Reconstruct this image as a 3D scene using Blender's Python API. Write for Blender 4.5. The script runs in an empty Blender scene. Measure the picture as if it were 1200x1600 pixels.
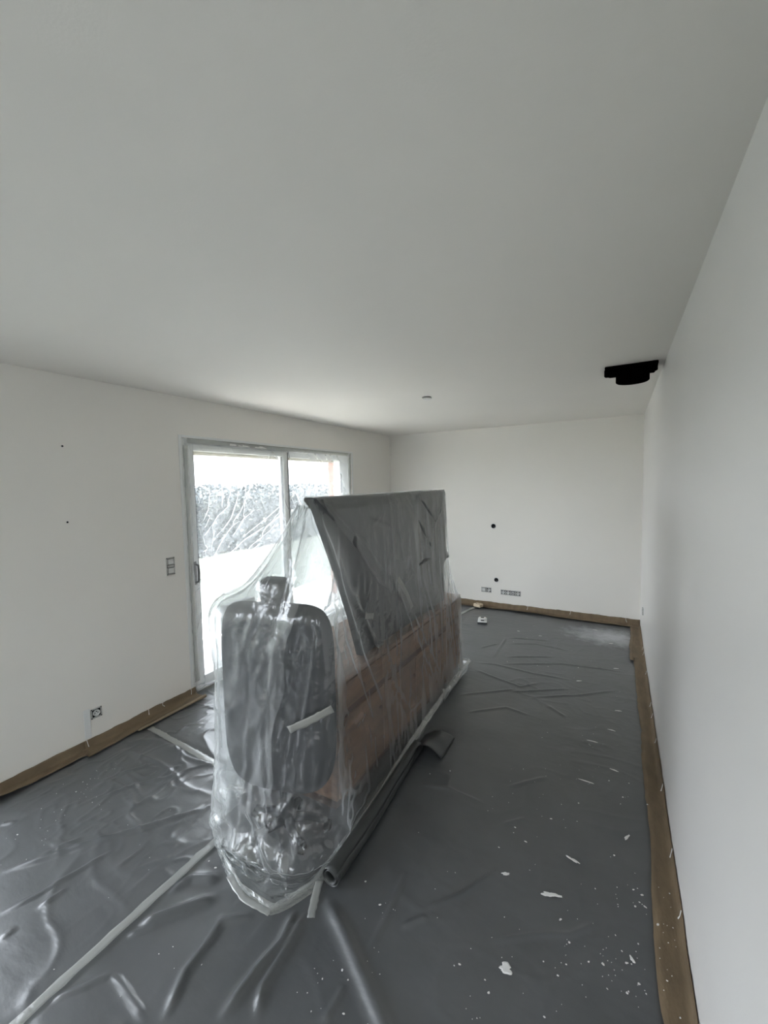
import bpy, bmesh, math, random
import numpy as np
from mathutils import Vector, Matrix

random.seed(4)
rng = np.random.default_rng(7)
scene = bpy.context.scene
COL = scene.collection

# ------------------------------------------------------------------ camera
XL, XR, YB, YF, H = -3.116, 0.2427, 5.723, -2.6, 2.5
cam_data = bpy.data.cameras.new('camera')
cam_data.sensor_fit = 'VERTICAL'
cam_data.sensor_height = 36.0
cam_data.lens = 648.5151 / 1600 * 36
cam_data.clip_start = 0.02
camera = bpy.data.objects.new('camera', cam_data)
COL.objects.link(camera)
camera.matrix_world = Matrix(((0.87039555, -0.01500907, 0.49212428, 0.0),
                              (0.49191978, 0.06843627, -0.86794666, 0.0),
                              (-0.02065208, 0.99754258, 0.06694988, 1.756),
                              (0, 0, 0, 1)))
scene.camera = camera

# ------------------------------------------------------------------ sky, light, exposure
world = bpy.data.worlds.new('overcast_sky')
scene.world = world
world.use_nodes = True
wn = world.node_tree.nodes
wn['Background'].inputs['Color'].default_value = (0.90, 0.925, 1.0, 1)
wn['Background'].inputs['Strength'].default_value = 1.0


def portal(name, loc, sx, sy, rz=-90):
    l = bpy.data.lights.new(name, 'AREA')
    l.shape = 'RECTANGLE'
    l.size, l.size_y = sx, sy
    l.cycles.is_portal = True
    o = bpy.data.objects.new(name, l)
    o.location = loc
    o.rotation_euler = (math.radians(90), 0, math.radians(rz))   # faces into the room
    COL.objects.link(o)


portal('door_portal', (XL - 0.36, 3.405, 1.09), 2.5, 2.2)
portal('window_portal', (XL - 0.36, -0.785, 1.015), 3.2, 2.05)
portal('added_door_portal', (-0.95, YF - 0.26, 1.1), 1.25, 2.25, 0)  # for the unseen opening added in the front wall

sun_data = bpy.data.lights.new('sun', 'SUN')
sun_data.energy = 8.5
sun_data.color = (1.0, 0.91, 0.78)
sun_data.angle = math.radians(1.0)
sun = bpy.data.objects.new('sun', sun_data)       # high behind the house: lights the terrace, never enters the room
sun.rotation_euler = Vector((0.22, 0.58, 0.78)).to_track_quat('Z', 'Y').to_euler()
COL.objects.link(sun)

scene.view_settings.view_transform = 'Standard'
scene.view_settings.look = 'None'
scene.view_settings.gamma = 1.0
scene.view_settings.use_curve_mapping = False
scene.view_settings.exposure = 3.32
scene.cycles.use_denoising = True
scene.cycles.use_adaptive_sampling = True
scene.cycles.adaptive_threshold = 0.05
scene.cycles.max_bounces = 8
scene.cycles.diffuse_bounces = 5
scene.cycles.glossy_bounces = 4
scene.cycles.transmission_bounces = 8
scene.cycles.transparent_max_bounces = 18
scene.cycles.sample_clamp_indirect = 6.0


# ------------------------------------------------------------------ materials
class NT:
    def __init__(self, name):
        self.m = bpy.data.materials.new(name)
        self.m.use_nodes = True
        self.t = self.m.node_tree
        self.t.nodes.clear()
        self.out = self.t.nodes.new('ShaderNodeOutputMaterial')

    def n(self, kind, **kw):
        nd = self.t.nodes.new(kind)
        for k, v in kw.items():
            if k.startswith('_'):
                setattr(nd, k[1:], v)
            else:
                nd.inputs[k.replace('__', ' ')].default_value = v
        return nd

    def l(self, a, b):
        self.t.links.new(a, b)


def col(*c):
    return (*c, 1.0)


def ramp(t, fac, p0, c0, p1, c1):
    r = t.n('ShaderNodeValToRGB')
    r.color_ramp.elements[0].position = p0
    r.color_ramp.elements[0].color = c0
    r.color_ramp.elements[1].position = p1
    r.color_ramp.elements[1].color = c1
    t.l(fac, r.inputs[0])
    return r.outputs[0]


def mat(name, c, rough=0.6, var=0.0, scale=6.0, bump=0.0, bscale=40.0, metal=0.0, spec=0.5, stretch=(1, 1, 1), detail=4.0):
    t = NT(name)
    b = t.n('ShaderNodeBsdfPrincipled')
    b.inputs['Roughness'].default_value = rough
    b.inputs['Metallic'].default_value = metal
    b.inputs['Specular IOR Level'].default_value = spec
    tc = t.n('ShaderNodeTexCoord')
    mp = t.n('ShaderNodeMapping')
    mp.inputs['Scale'].default_value = stretch
    t.l(tc.outputs['Object'], mp.inputs[0])
    no = t.n('ShaderNodeTexNoise', Scale=scale, Detail=detail)
    t.l(mp.outputs[0], no.inputs['Vector'])
    lo = tuple(max(0, x * (1 - var)) for x in c)
    hi = tuple(min(1, x * (1 + var)) for x in c)
    t.l(ramp(t, no.outputs[0], 0.3, col(*lo), 0.7, col(*hi)), b.inputs['Base Color'])
    if bump > 0:
        n2 = t.n('ShaderNodeTexNoise', Scale=bscale, Detail=5.0)
        t.l(mp.outputs[0], n2.inputs['Vector'])
        bp = t.n('ShaderNodeBump', Strength=bump, Distance=0.01)
        t.l(n2.outputs[0], bp.inputs['Height'])
        t.l(bp.outputs[0], b.inputs['Normal'])
    t.l(b.outputs[0], t.out.inputs[0])
    return t.m


def film_mat(name, haze, edge, tint=(0.93, 0.95, 0.95), rough=0.18, gloss=0.05, bump=0.35, bscale=22.0, patch=0.5):
    """thin clear polythene: mostly see-through, a milky veil, more veil and gloss at grazing angles"""
    t = NT(name)
    tc = t.n('ShaderNodeTexCoord')
    n1 = t.n('ShaderNodeTexNoise', Scale=bscale, Detail=3.0, Roughness=0.55, Distortion=1.2)
    t.l(tc.outputs['Object'], n1.inputs['Vector'])
    v = t.n('ShaderNodeTexVoronoi', Scale=bscale * 0.55)
    v.feature = 'DISTANCE_TO_EDGE'
    wv = t.n('ShaderNodeVectorMath')
    wv.operation = 'MULTIPLY_ADD'
    wv.inputs[1].default_value = (0.12, 0.12, 0.12)
    t.l(n1.outputs['Color'], wv.inputs[0])
    t.l(tc.outputs['Object'], wv.inputs[2])
    t.l(wv.outputs[0], v.inputs['Vector'])
    mth = t.n('ShaderNodeMath')
    mth.operation = 'MULTIPLY_ADD'
    mth.inputs[1].default_value = -0.6
    t.l(v.outputs['Distance'], mth.inputs[0])
    t.l(n1.outputs[0], mth.inputs[2])
    bp = t.n('ShaderNodeBump', Strength=bump, Distance=0.012)
    t.l(mth.outputs[0], bp.inputs['Height'])
    lw = t.n('ShaderNodeLayerWeight', Blend=0.5)
    pw = t.n('ShaderNodeMath')
    pw.operation = 'POWER'
    pw.inputs[1].default_value = 2.2
    t.l(lw.outputs['Facing'], pw.inputs[0])
    pn = t.n('ShaderNodeTexNoise', Scale=2.2, Detail=3.0)
    t.l(tc.outputs['Object'], pn.inputs['Vector'])
    pr = t.n('ShaderNodeMapRange')
    pr.inputs['From Min'].default_value = 0.3
    pr.inputs['From Max'].default_value = 0.7
    pr.inputs['To Min'].default_value = haze * (1 - patch)
    pr.inputs['To Max'].default_value = haze * (1 + patch)
    t.l(pn.outputs[0], pr.inputs['Value'])
    hz = t.n('ShaderNodeMath')
    hz.operation = 'MULTIPLY_ADD'
    hz.use_clamp = True
    hz.inputs[1].default_value = edge
    t.l(pw.outputs[0], hz.inputs[0])
    t.l(pr.outputs[0], hz.inputs[2])
    tr = t.n('ShaderNodeBsdfTransparent', Color=col(0.96, 0.97, 0.97))
    df = t.n('ShaderNodeBsdfDiffuse', Color=col(*tint))
    tl = t.n('ShaderNodeBsdfTranslucent', Color=col(*tint))
    m0 = t.n('ShaderNodeMixShader')
    m0.inputs[0].default_value = 0.70
    t.l(df.outputs[0], m0.inputs[1])
    t.l(tl.outputs[0], m0.inputs[2])
    m1 = t.n('ShaderNodeMixShader')
    t.l(hz.outputs[0], m1.inputs[0])
    t.l(tr.outputs[0], m1.inputs[1])
    t.l(m0.outputs[0], m1.inputs[2])
    gl = t.n('ShaderNodeBsdfGlossy', Color=col(1, 1, 1), Roughness=rough)
    t.l(bp.outputs[0], gl.inputs['Normal'])
    gf = t.n('ShaderNodeMath')
    gf.operation = 'MULTIPLY_ADD'
    gf.use_clamp = True
    gf.inputs[1].default_value = 0.3
    gf.inputs[2].default_value = gloss
    lw2 = t.n('ShaderNodeLayerWeight', Blend=0.5)
    t.l(bp.outputs[0], lw2.inputs['Normal'])
    pw2 = t.n('ShaderNodeMath')
    pw2.operation = 'POWER'
    pw2.inputs[1].default_value = 3.0
    t.l(lw2.outputs['Facing'], pw2.inputs[0])
    t.l(pw2.outputs[0], gf.inputs[0])
    m2 = t.n('ShaderNodeMixShader')
    t.l(gf.outputs[0], m2.inputs[0])
    t.l(m1.outputs[0], m2.inputs[1])
    t.l(gl.outputs[0], m2.inputs[2])
    t.l(m2.outputs[0], t.out.inputs[0])
    return t.m


def sheet_mat(name, dust=False):
    """dark grey polythene floor sheet with scuffs, footprints and a dusty patch"""
    t = NT(name)
    b = t.n('ShaderNodeBsdfPrincipled')
    tc = t.n('ShaderNodeTexCoord')
    n1 = t.n('ShaderNodeTexNoise', Scale=3.0, Detail=6.0, Roughness=0.6)
    t.l(tc.outputs['Object'], n1.inputs['Vector'])
    base = ramp(t, n1.outputs[0], 0.3, col(0.074, 0.079, 0.083), 0.75, col(0.105, 0.111, 0.117))
    last = base
    if dust:
        sep = t.n('ShaderNodeVectorMath')
        sep.operation = 'SUBTRACT'
        sep.inputs[1].default_value = (-0.06, 5.16, 0)
        t.l(tc.outputs['Object'], sep.inputs[0])
        sc = t.n('ShaderNodeVectorMath')
        sc.operation = 'MULTIPLY'
        sc.inputs[1].default_value = (2.0, 3.3, 0.0)
        t.l(sep.outputs[0], sc.inputs[0])
        ln = t.n('ShaderNodeVectorMath')
        ln.operation = 'LENGTH'
        t.l(sc.outputs[0], ln.inputs[0])
        n3 = t.n('ShaderNodeTexNoise', Scale=11.0, Detail=6.0, Roughness=0.65)
        t.l(tc.outputs['Object'], n3.inputs['Vector'])
        ad = t.n('ShaderNodeMath')
        ad.operation = 'MULTIPLY_ADD'
        ad.inputs[1].default_value = 1.6
        t.l(n3.outputs[0], ad.inputs[0])
        t.l(ln.outputs['Value'], ad.inputs[2])
        dm = ramp(t, ad.outputs[0], 0.0, col(0.95, 0.95, 0.95), 1.0, col(0, 0, 0))
        cr = dm.node.color_ramp
        mr = t.n('ShaderNodeMapRange')
        mr.inputs['From Min'].default_value = 0.9
        mr.inputs['From Max'].default_value = 1.9
        t.l(ad.outputs[0], mr.inputs['Value'])
        t.l(mr.outputs[0], dm.node.inputs[0])
        m3 = t.n('ShaderNodeMix')
        m3.data_type = 'RGBA'
        t.l(dm, m3.inputs[0])
        t.l(last, m3.inputs[6])
        m3.inputs[7].default_value = col(0.45, 0.47, 0.50)
        last = m3.outputs[2]
    t.l(last, b.inputs['Base Color'])
    rr = t.n('ShaderNodeMapRange')
    rr.inputs['To Min'].default_value = 0.285
    rr.inputs['To Max'].default_value = 0.37
    t.l(n1.outputs[0], rr.inputs['Value'])
    t.l(rr.outputs[0], b.inputs['Roughness'])
    b.inputs['Specular IOR Level'].default_value = 1.0
    mp = t.n('ShaderNodeMapping')
    mp.inputs['Scale'].default_value = (1, 2.2, 1)
    mp.inputs['Rotation'].default_value = (0, 0, 0.5)
    t.l(tc.outputs['Object'], mp.inputs[0])
    n4 = t.n('ShaderNodeTexNoise', Scale=6.0, Detail=5.0, Roughness=0.5, Distortion=0.3)
    t.l(mp.outputs[0], n4.inputs['Vector'])
    bp = t.n('ShaderNodeBump', Strength=0.13, Distance=0.02)
    t.l(n4.outputs[0], bp.inputs['Height'])
    t.l(bp.outputs[0], b.inputs['Normal'])
    t.l(b.outputs[0], t.out.inputs[0])
    return t.m


M = {
    'wall': mat('white_paint', (0.865, 0.84, 0.79), 0.55, 0.012, 1.5, 0.05, 160),
    'wall_gloss': mat('white_satin_paint', (0.855, 0.835, 0.81), 0.42, 0.012, 1.5, 0.05, 160),
    'ceiling': mat('ceiling_paint', (0.835, 0.81, 0.76), 0.7, 0.012, 1.2, 0.04, 160),
    'concrete': mat('concrete_slab', (0.30, 0.29, 0.28), 0.9, 0.2, 5, 0.3, 30),
    'pvc': mat('white_pvc', (0.80, 0.81, 0.80), 0.35, 0.02, 4),
    'gasket': mat('dark_gasket', (0.045, 0.047, 0.05), 0.5, 0.1, 9),
    'kraft': mat('kraft_paper', (0.185, 0.135, 0.082), 0.75, 0.16, 7, 0.25, 40, stretch=(3, 1, 1)),
    'kraft_inner': mat('kraft_paper_reverse', (0.30, 0.235, 0.16), 0.75, 0.1, 7, 0.2, 40),
    'paint': mat('dried_white_paint', (0.80, 0.80, 0.78), 0.45, 0.04, 30),
    'black': mat('black_plastic', (0.0015, 0.0015, 0.0015), 0.8, 0.2, 20, spec=0.0),
    'blackhole': mat('dark_void_plastic', (0.012, 0.012, 0.013), 0.8, 0.2, 20, spec=0.1),
    'whiteplastic': mat('white_plastic', (0.72, 0.72, 0.70), 0.35, 0.03, 20),
    'steel': mat('zinc_steel', (0.50, 0.50, 0.48), 0.45, 0.15, 30, metal=0.2),
    'greyplastic': mat('grey_plastic', (0.13, 0.13, 0.13), 0.5, 0.2, 30),
    'beigebrick': mat('beige_plastic', (0.62, 0.52, 0.38), 0.6, 0.08, 20),
    'wood': mat('brown_wood', (0.20, 0.112, 0.068), 0.45, 0.28, 5, 0.1, 20, stretch=(6, 1, 6)),
    'wood_dark': mat('dark_brown_wood', (0.075, 0.035, 0.02), 0.5, 0.3, 5, stretch=(6, 1, 6)),
    'charcoal': mat('charcoal_fabric', (0.012, 0.014, 0.018), 0.8, 0.15, 30, 0.04, 180),
    'panel': mat('dark_grey_panel', (0.030, 0.032, 0.033), 0.5, 0.1, 3),
    'board': mat('white_laminate', (0.82, 0.82, 0.80), 0.35, 0.02, 3),
    'cover': mat('grey_cover_sheet', (0.048, 0.051, 0.051), 0.38, 0.12, 5, 0.12, 14),
    'sheet': sheet_mat('grey_polythene'),
    'sheet_dust': sheet_mat('grey_polythene_dusty', True),
    'film': film_mat('clear_film', 0.10, 0.60, bump=0.45, gloss=0.08, rough=0.14, patch=0.75, bscale=9.0),
    'doorfilm': film_mat('door_masking_film', 0.15, 0.95, tint=(0.95, 0.97, 0.98), bump=0.25, bscale=14, gloss=0.03, patch=0.35),
    'tape': film_mat('clear_tape', 0.50, 0.3, tint=(0.80, 0.81, 0.78), bump=0.15, gloss=0.10, rough=0.22, patch=0.15),
    'hem': film_mat('taped_hem_film', 0.25, 0.3, tint=(0.80, 0.81, 0.78), bump=0.6, gloss=0.12, rough=0.2, patch=0.5),
    'greytape': mat('grey_tape', (0.30, 0.30, 0.28), 0.4, 0.06, 12),
    'lawn': mat('lawn_grass', (0.026, 0.034, 0.034), 0.9, 0.3, 3),
    'terrace': mat('pale_terrace', (0.66, 0.65, 0.63), 0.8, 0.1, 2, 0.2, 12),
    'leaf': mat('hazed_hedge_leaf', (0.038, 0.050, 0.056), 0.6, 0.4, 5),  # leaf colour with the blue of distance haze mixed in
    'hedgecore': mat('hedge_twig', (0.03, 0.04, 0.04), 0.9, 0.3, 8),
    'brick': mat('salmon_brick', (0.26, 0.105, 0.068), 0.8, 0.12, 6, 0.2, 25),
    'shutter': mat('beige_render', (0.20, 0.18, 0.125), 0.8, 0.05, 4),
}


def glass_mat():
    t = NT('window_glass')
    tr = t.n('ShaderNodeBsdfTransparent', Color=col(0.93, 0.95, 0.95))
    gl = t.n('ShaderNodeBsdfGlossy', Color=col(1, 1, 1), Roughness=0.02)
    lw = t.n('ShaderNodeLayerWeight', Blend=0.5)
    pw = t.n('ShaderNodeMath')
    pw.operation = 'POWER'
    pw.inputs[1].default_value = 4.0
    t.l(lw.outputs['Facing'], pw.inputs[0])
    ma = t.n('ShaderNodeMath')
    ma.operation = 'MULTIPLY_ADD'
    ma.inputs[1].default_value = 0.7
    ma.inputs[2].default_value = 0.05
    t.l(pw.outputs[0], ma.inputs[0])
    mx = t.n('ShaderNodeMixShader')
    t.l(ma.outputs[0], mx.inputs[0])
    t.l(tr.outputs[0], mx.inputs[1])
    t.l(gl.outputs[0], mx.inputs[2])
    t.l(mx.outputs[0], t.out.inputs[0])
    return t.m


M['glass'] = glass_mat()


# ------------------------------------------------------------------ mesh helpers
class MB:
    """collects shapes and links them as one mesh object"""
    def __init__(self):
        self.bm = bmesh.new()

    def box(self, x0, x1, y0, y1, z0, z1, bev=0.0, seg=2):
        b = bmesh.new()
        bmesh.ops.create_cube(b, size=1.0)
        for v in b.verts:
            v.co = Vector(((x0 + x1) / 2 + v.co.x * (x1 - x0), (y0 + y1) / 2 + v.co.y * (y1 - y0), (z0 + z1) / 2 + v.co.z * (z1 - z0)))
        if bev > 0:
            bmesh.ops.bevel(b, geom=list(b.edges), offset=bev, segments=seg, affect='EDGES', profile=0.5)
        self.merge(b)
        return self

    def cyl(self, c, r, h, axis='z', seg=24, r2=None, bev=0.0, cap=True):
        b = bmesh.new()
        bmesh.ops.create_cone(b, cap_ends=cap, segments=seg, radius1=r, radius2=r if r2 is None else r2, depth=h)
        if bev > 0:
            ed = [e for e in b.edges if len(e.link_faces) == 2 and e.calc_face_angle(0) > 0.8]
            bmesh.ops.bevel(b, geom=ed, offset=bev, segments=2, affect='EDGES')
        if axis == 'x':
            bmesh.ops.rotate(b, verts=b.verts, matrix=Matrix.Rotation(math.pi / 2, 3, 'Y'))
        elif axis == 'y':
            bmesh.ops.rotate(b, verts=b.verts, matrix=Matrix.Rotation(math.pi / 2, 3, 'X'))
        bmesh.ops.translate(b, verts=b.verts, vec=c)
        self.merge(b)
        return self

    def lathe(self, prof, c, axis='z', seg=28):
        """prof: (r, h) points"""
        b = bmesh.new()
        rings = []
        for r, h in prof:
            ring = []
            for k in range(seg):
                a = 2 * math.pi * k / seg
                p = (r * math.cos(a), r * math.sin(a), h)
                if axis == 'x':
                    p = (p[2], p[0], p[1])
                elif axis == 'y':
                    p = (p[0], p[2], p[1])
                ring.append(b.verts.new(Vector(p) + Vector(c)))
            rings.append(ring)
        for i in range(len(rings) - 1):
            for k in range(seg):
                b.faces.new((rings[i][k], rings[i][(k + 1) % seg], rings[i + 1][(k + 1) % seg], rings[i + 1][k]))
        if prof[0][0] > 1e-6:
            b.faces.new(rings[0][::-1])
        if prof[-1][0] > 1e-6:
            b.faces.new(rings[-1])
        bmesh.ops.recalc_face_normals(b, faces=b.faces)
        self.merge(b)
        return self

    def tube(self, pts, r, seg=10):
        b = bmesh.new()
        pts = [Vector(p) for p in pts]
        rings = []
        for i, p in enumerate(pts):
            d = (pts[min(i + 1, len(pts) - 1)] - pts[max(i - 1, 0)]).normalized()
            u = d.orthogonal().normalized() if i == 0 else (u - d * u.dot(d)).normalized()
            w = d.cross(u)
            rr = r[i] if isinstance(r, (list, tuple)) else r
            rings.append([b.verts.new(p + u * rr * math.cos(2 * math.pi * k / seg) + w * rr * math.sin(2 * math.pi * k / seg)) for k in range(seg)])
        for i in range(len(rings) - 1):
            for k in range(seg):
                b.faces.new((rings[i][k], rings[i][(k + 1) % seg], rings[i + 1][(k + 1) % seg], rings[i + 1][k]))
        b.faces.new(rings[0][::-1])
        b.faces.new(rings[-1])
        bmesh.ops.recalc_face_normals(b, faces=b.faces)
        self.merge(b)
        return self

    def merge(self, b):
        me = bpy.data.meshes.new('tmp')
        b.to_mesh(me)
        b.free()
        self.bm.from_mesh(me)
        bpy.data.meshes.remove(me)

    def build(self, name, m, parent=None, smooth=False):
        me = bpy.data.meshes.new(name)
        self.bm.to_mesh(me)
        self.bm.free()
        return link(name, me, m, parent, smooth)


def link(name, me, m, parent=None, smooth=False):
    me.materials.append(m)
    if smooth:
        me.polygons.foreach_set('use_smooth', [True] * len(me.polygons))
        try:
            me.set_sharp_from_angle(angle=math.radians(40))
        except Exception:
            pass
    o = bpy.data.objects.new(name, me)
    COL.objects.link(o)
    if parent is not None:
        o.parent = parent
        o.matrix_parent_inverse = Matrix.Translation(parent.location).inverted() if parent.type == 'EMPTY' else Matrix.Identity(4)
    return o


def grid_mesh(name, P, m, parent=None, closed=False, smooth=True, thick=0.0):
    """P: rows x cols x 3 array"""
    r, c = P.shape[:2]
    idx = np.arange(r * c).reshape(r, c)
    if closed:
        a, b = idx[:-1], np.roll(idx, -1, 1)[:-1]
        c2, d = np.roll(idx, -1, 1)[1:], idx[1:]
    else:
        a, b, c2, d = idx[:-1, :-1], idx[:-1, 1:], idx[1:, 1:], idx[1:, :-1]
    f = np.stack([a, b, c2, d], -1).reshape(-1, 4)
    me = bpy.data.meshes.new(name)
    me.vertices.add(r * c)
    me.vertices.foreach_set('co', P.reshape(-1).astype(np.float32))
    me.loops.add(f.size)
    me.loops.foreach_set('vertex_index', f.reshape(-1).astype(np.int32))
    me.polygons.add(len(f))
    me.polygons.foreach_set('loop_start', np.arange(0, f.size, 4, dtype=np.int32))
    me.update(calc_edges=True)
    me.validate()
    o = link(name, me, m, parent, False)
    if smooth:
        me.polygons.foreach_set('use_smooth', [True] * len(me.polygons))
    if thick > 0:
        md = o.modifiers.new('thickness', 'SOLIDIFY')
        md.thickness = thick
        md.offset = 0
    return o


def empty(name, loc):
    o = bpy.data.objects.new(name, None)
    o.location = loc
    o.empty_display_size = 0.1
    COL.objects.link(o)
    return o


def tag(o, label, cat, group=None, kind=None):
    o['label'] = label
    o['category'] = cat
    if group:
        o['group'] = group
    if kind:
        o['kind'] = kind
    return o


def structure(o, label=None):
    o['kind'] = 'structure'
    if label:
        o['label'] = label
    return o


def vnoise(x, y, seed=0):
    """smooth value noise on arrays, range about -1..1"""
    r = np.random.default_rng(seed)
    T = r.uniform(-1, 1, (256, 256))
    xi, yi = np.floor(x).astype(int), np.floor(y).astype(int)
    fx, fy = x - xi, y - yi
    fx, fy = fx * fx * (3 - 2 * fx), fy * fy * (3 - 2 * fy)
    a, b = T[xi & 255, yi & 255], T[(xi + 1) & 255, yi & 255]
    c, d = T[xi & 255, (yi + 1) & 255], T[(xi + 1) & 255, (yi + 1) & 255]
    return (a * (1 - fx) + b * fx) * (1 - fy) + (c * (1 - fx) + d * fx) * fy


def ridge_noise(x, y, seed):
    return 1 - np.abs(vnoise(x, y, seed)) * 2


def poly_ridge(X, Y, pts, h, w, taper=True):
    """height of a soft fold that follows a polyline in the plane"""
    pts = np.array(pts, float)
    seg = np.diff(pts, axis=0)
    sl = np.hypot(seg[:, 0], seg[:, 1])
    tot = sl.sum()
    best = np.full(X.shape, 9.0)
    arc = np.zeros(X.shape)
    s0 = 0
    for p, d, L in zip(pts[:-1], seg, sl):
        u = np.clip(((X - p[0]) * d[0] + (Y - p[1]) * d[1]) / (L * L), 0, 1)
        q = np.hypot(X - p[0] - u * d[0], Y - p[1] - u * d[1])
        k = q < best
        best = np.where(k, q, best)
        arc = np.where(k, (s0 + u * L) / tot, arc)
        s0 += L
    tp = np.clip(np.minimum(arc, 1 - arc) * 6, 0.0, 1) if taper else 1.0
    return h * tp * np.exp(-(best / w) ** 2)


# ------------------------------------------------------------------ room shell
structure(MB().box(XL - 0.4, XR + 0.3, YF - 0.3, YB + 0.3, -0.2, -0.004).build('floor', M['concrete']), 'bare concrete floor hidden under the grey sheets')
structure(MB().box(XL - 0.3, XR + 0.3, YF - 0.3, YB + 0.3, H, H + 0.2).build('ceiling', M['ceiling']), 'plain white painted ceiling')
DY0, DY1, DZ = 2.165, 4.645, 2.172          # sliding door opening
WY0, WY1, WZ0, WZ1 = -2.35, 0.78, 0.03, 2.0  # window opening behind the camera's left
wl = MB()
wl.box(XL - 0.3, XL, YF, WY0, -0.004, H).box(XL - 0.3, XL, WY1, DY0, -0.004, H).box(XL - 0.3, XL, DY1, YB, -0.004, H)
wl.box(XL - 0.3, XL, DY0, DY1, DZ, H).box(XL - 0.3, XL, WY0, WY1, WZ1, H).box(XL - 0.3, XL, WY0, WY1, -0.004, WZ0)
structure(wl.build('wall_left', M['wall']), 'white wall with the film-covered sliding door')
structure(MB().box(XL - 0.3, XR + 0.3, YB, YB + 0.2, -0.004, H).build('wall_back', M['wall']), 'white far wall with bare socket boxes')
GX0, GX1, GZ = -1.45, -0.45, 2.15               # added opening behind the camera, there to brighten the room
wf = MB().box(XL - 0.3, GX0, YF - 0.2, YF, -0.004, H).box(GX1, XR + 0.3, YF - 0.2, YF, -0.004, H).box(GX0, GX1, YF - 0.2, YF, GZ, H)
structure(wf.build('wall_front', M['wall']))
structure(MB().box(XR, XR + 0.2, YF, YB, -0.004, H).build('wall_right', M['wall_gloss']), 'long white wall on the right')

# ------------------------------------------------------------------ sliding door
fx0, fx1 = XL - 0.11, XL - 0.022          # frame depth
dr = empty('door_1', (XL - 0.06, (DY0 + DY1) / 2, 0))
structure(dr, 'white sliding glass door, two panes, under masking film')
MB().box(fx0, fx1, DY0, DY0 + 0.05, 0, DZ, 0.004).build('door_jamb', M['pvc'], dr)
MB().box(fx0, fx1, DY1 - 0.05, DY1, 0, DZ, 0.004).build('door_jamb', M['pvc'], dr)
MB().box(fx0, fx1, DY0 + 0.05, DY1 - 0.05, DZ - 0.045, DZ, 0.004).build('door_head', M['pvc'], dr)
MB().box(fx0, fx1, DY0 + 0.05, DY1 - 0.05, 0, 0.035, 0.004).build('threshold', M['pvc'], dr)


def sash(y0, y1, xa, xb, inner):
    s = MB().box(xa, xb, y0, y0 + 0.07, 0.036, DZ - 0.046, 0.004).box(xa, xb, y1 - 0.07, y1, 0.036, DZ - 0.046, 0.004)
    s.box(xa, xb, y0 + 0.07, y1 - 0.07, 0.036, 0.115, 0.004).box(xa, xb, y0 + 0.07, y1 - 0.07, DZ - 0.10, DZ - 0.046, 0.004)
    f = s.build('sash', M['pvc'], dr)
    xm = (xa + xb) / 2
    g = MB().box(xm - 0.005, xm + 0.005, y0 + 0.066, y1 - 0.066, 0.111, DZ - 0.096)
    g.build('pane', M['glass'], f)
    k = MB()
    for ya, yb in ((y0 + 0.07, y0 + 0.078), (y1 - 0.078, y1 - 0.07)):
        k.box(xm - 0.012, xm + 0.012, ya, yb, 0.115, DZ - 0.10)
    k.build('gasket', M['gasket'], f)
    return f


s1 = sash(DY0 + 0.055, 3.44, XL - 0.064, XL - 0.030, True)
s2 = sash(3.375, DY1 - 0.055, XL - 0.106, XL - 0.070, False)
MB().box(XL - 0.068, XL - 0.026, 3.442, 3.452, 0.04, DZ - 0.05).build('seal', M['gasket'], s1)
h = MB().box(XL - 0.03, XL - 0.024, DY0 + 0.075, DY0 + 0.10, 0.93, 1.13, 0.002)
h.tube([(XL - 0.024, DY0 + 0.088, 0.95), (XL + 0.016, DY0 + 0.088, 0.96), (XL + 0.020, DY0 + 0.088, 1.03), (XL + 0.016, DY0 + 0.088, 1.10), (XL - 0.024, DY0 + 0.088, 1.11)], 0.009)
h.build('handle', M['greyplastic'], s1, True)
# thin plaster bead round the opening
for i, a in enumerate(((DY0 - 0.028, DY0, 0.08, DZ + 0.02), (DY1, DY1 + 0.022, 0.0, DZ + 0.02))):
    structure(MB().box(XL, XL + 0.005, *a, 0.002).build('trim_%d' % (i + 1), M['pvc']))
structure(MB().box(XL, XL + 0.005, DY0, DY1, DZ, DZ + 0.02, 0.002).build('trim_3', M['pvc']))
tag(MB().box(XL - 0.021, XL - 0.008, 2.66, 3.12, 2.138, 2.158, 0.003).build('vent_strip', M['whiteplastic']),
    'thin white vent strip along the door head', 'vent')

# second window, out of view behind the camera's left
w2 = empty('window_2', (XL - 0.1, (WY0 + WY1) / 2, WZ0))
structure(w2)
fr = MB()
for a in ((WY0, WY0 + 0.07, WZ0, WZ1), (WY1 - 0.07, WY1, WZ0, WZ1), ((WY0 + WY1) / 2 - 0.05, (WY0 + WY1) / 2 + 0.05, WZ0 + 0.07, WZ1 - 0.07),
          (WY0 + 0.07, WY1 - 0.07, WZ0, WZ0 + 0.07), (WY0 + 0.07, WY1 - 0.07, WZ1 - 0.07, WZ1)):
    fr.box(XL - 0.12, XL - 0.04, *a)
fr.build('window_frame', M['pvc'], w2)
MB().box(XL - 0.085, XL - 0.075, WY0 + 0.07, WY1 - 0.07, WZ0 + 0.07, WZ1 - 0.07).build('pane', M['glass'], w2)

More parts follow.
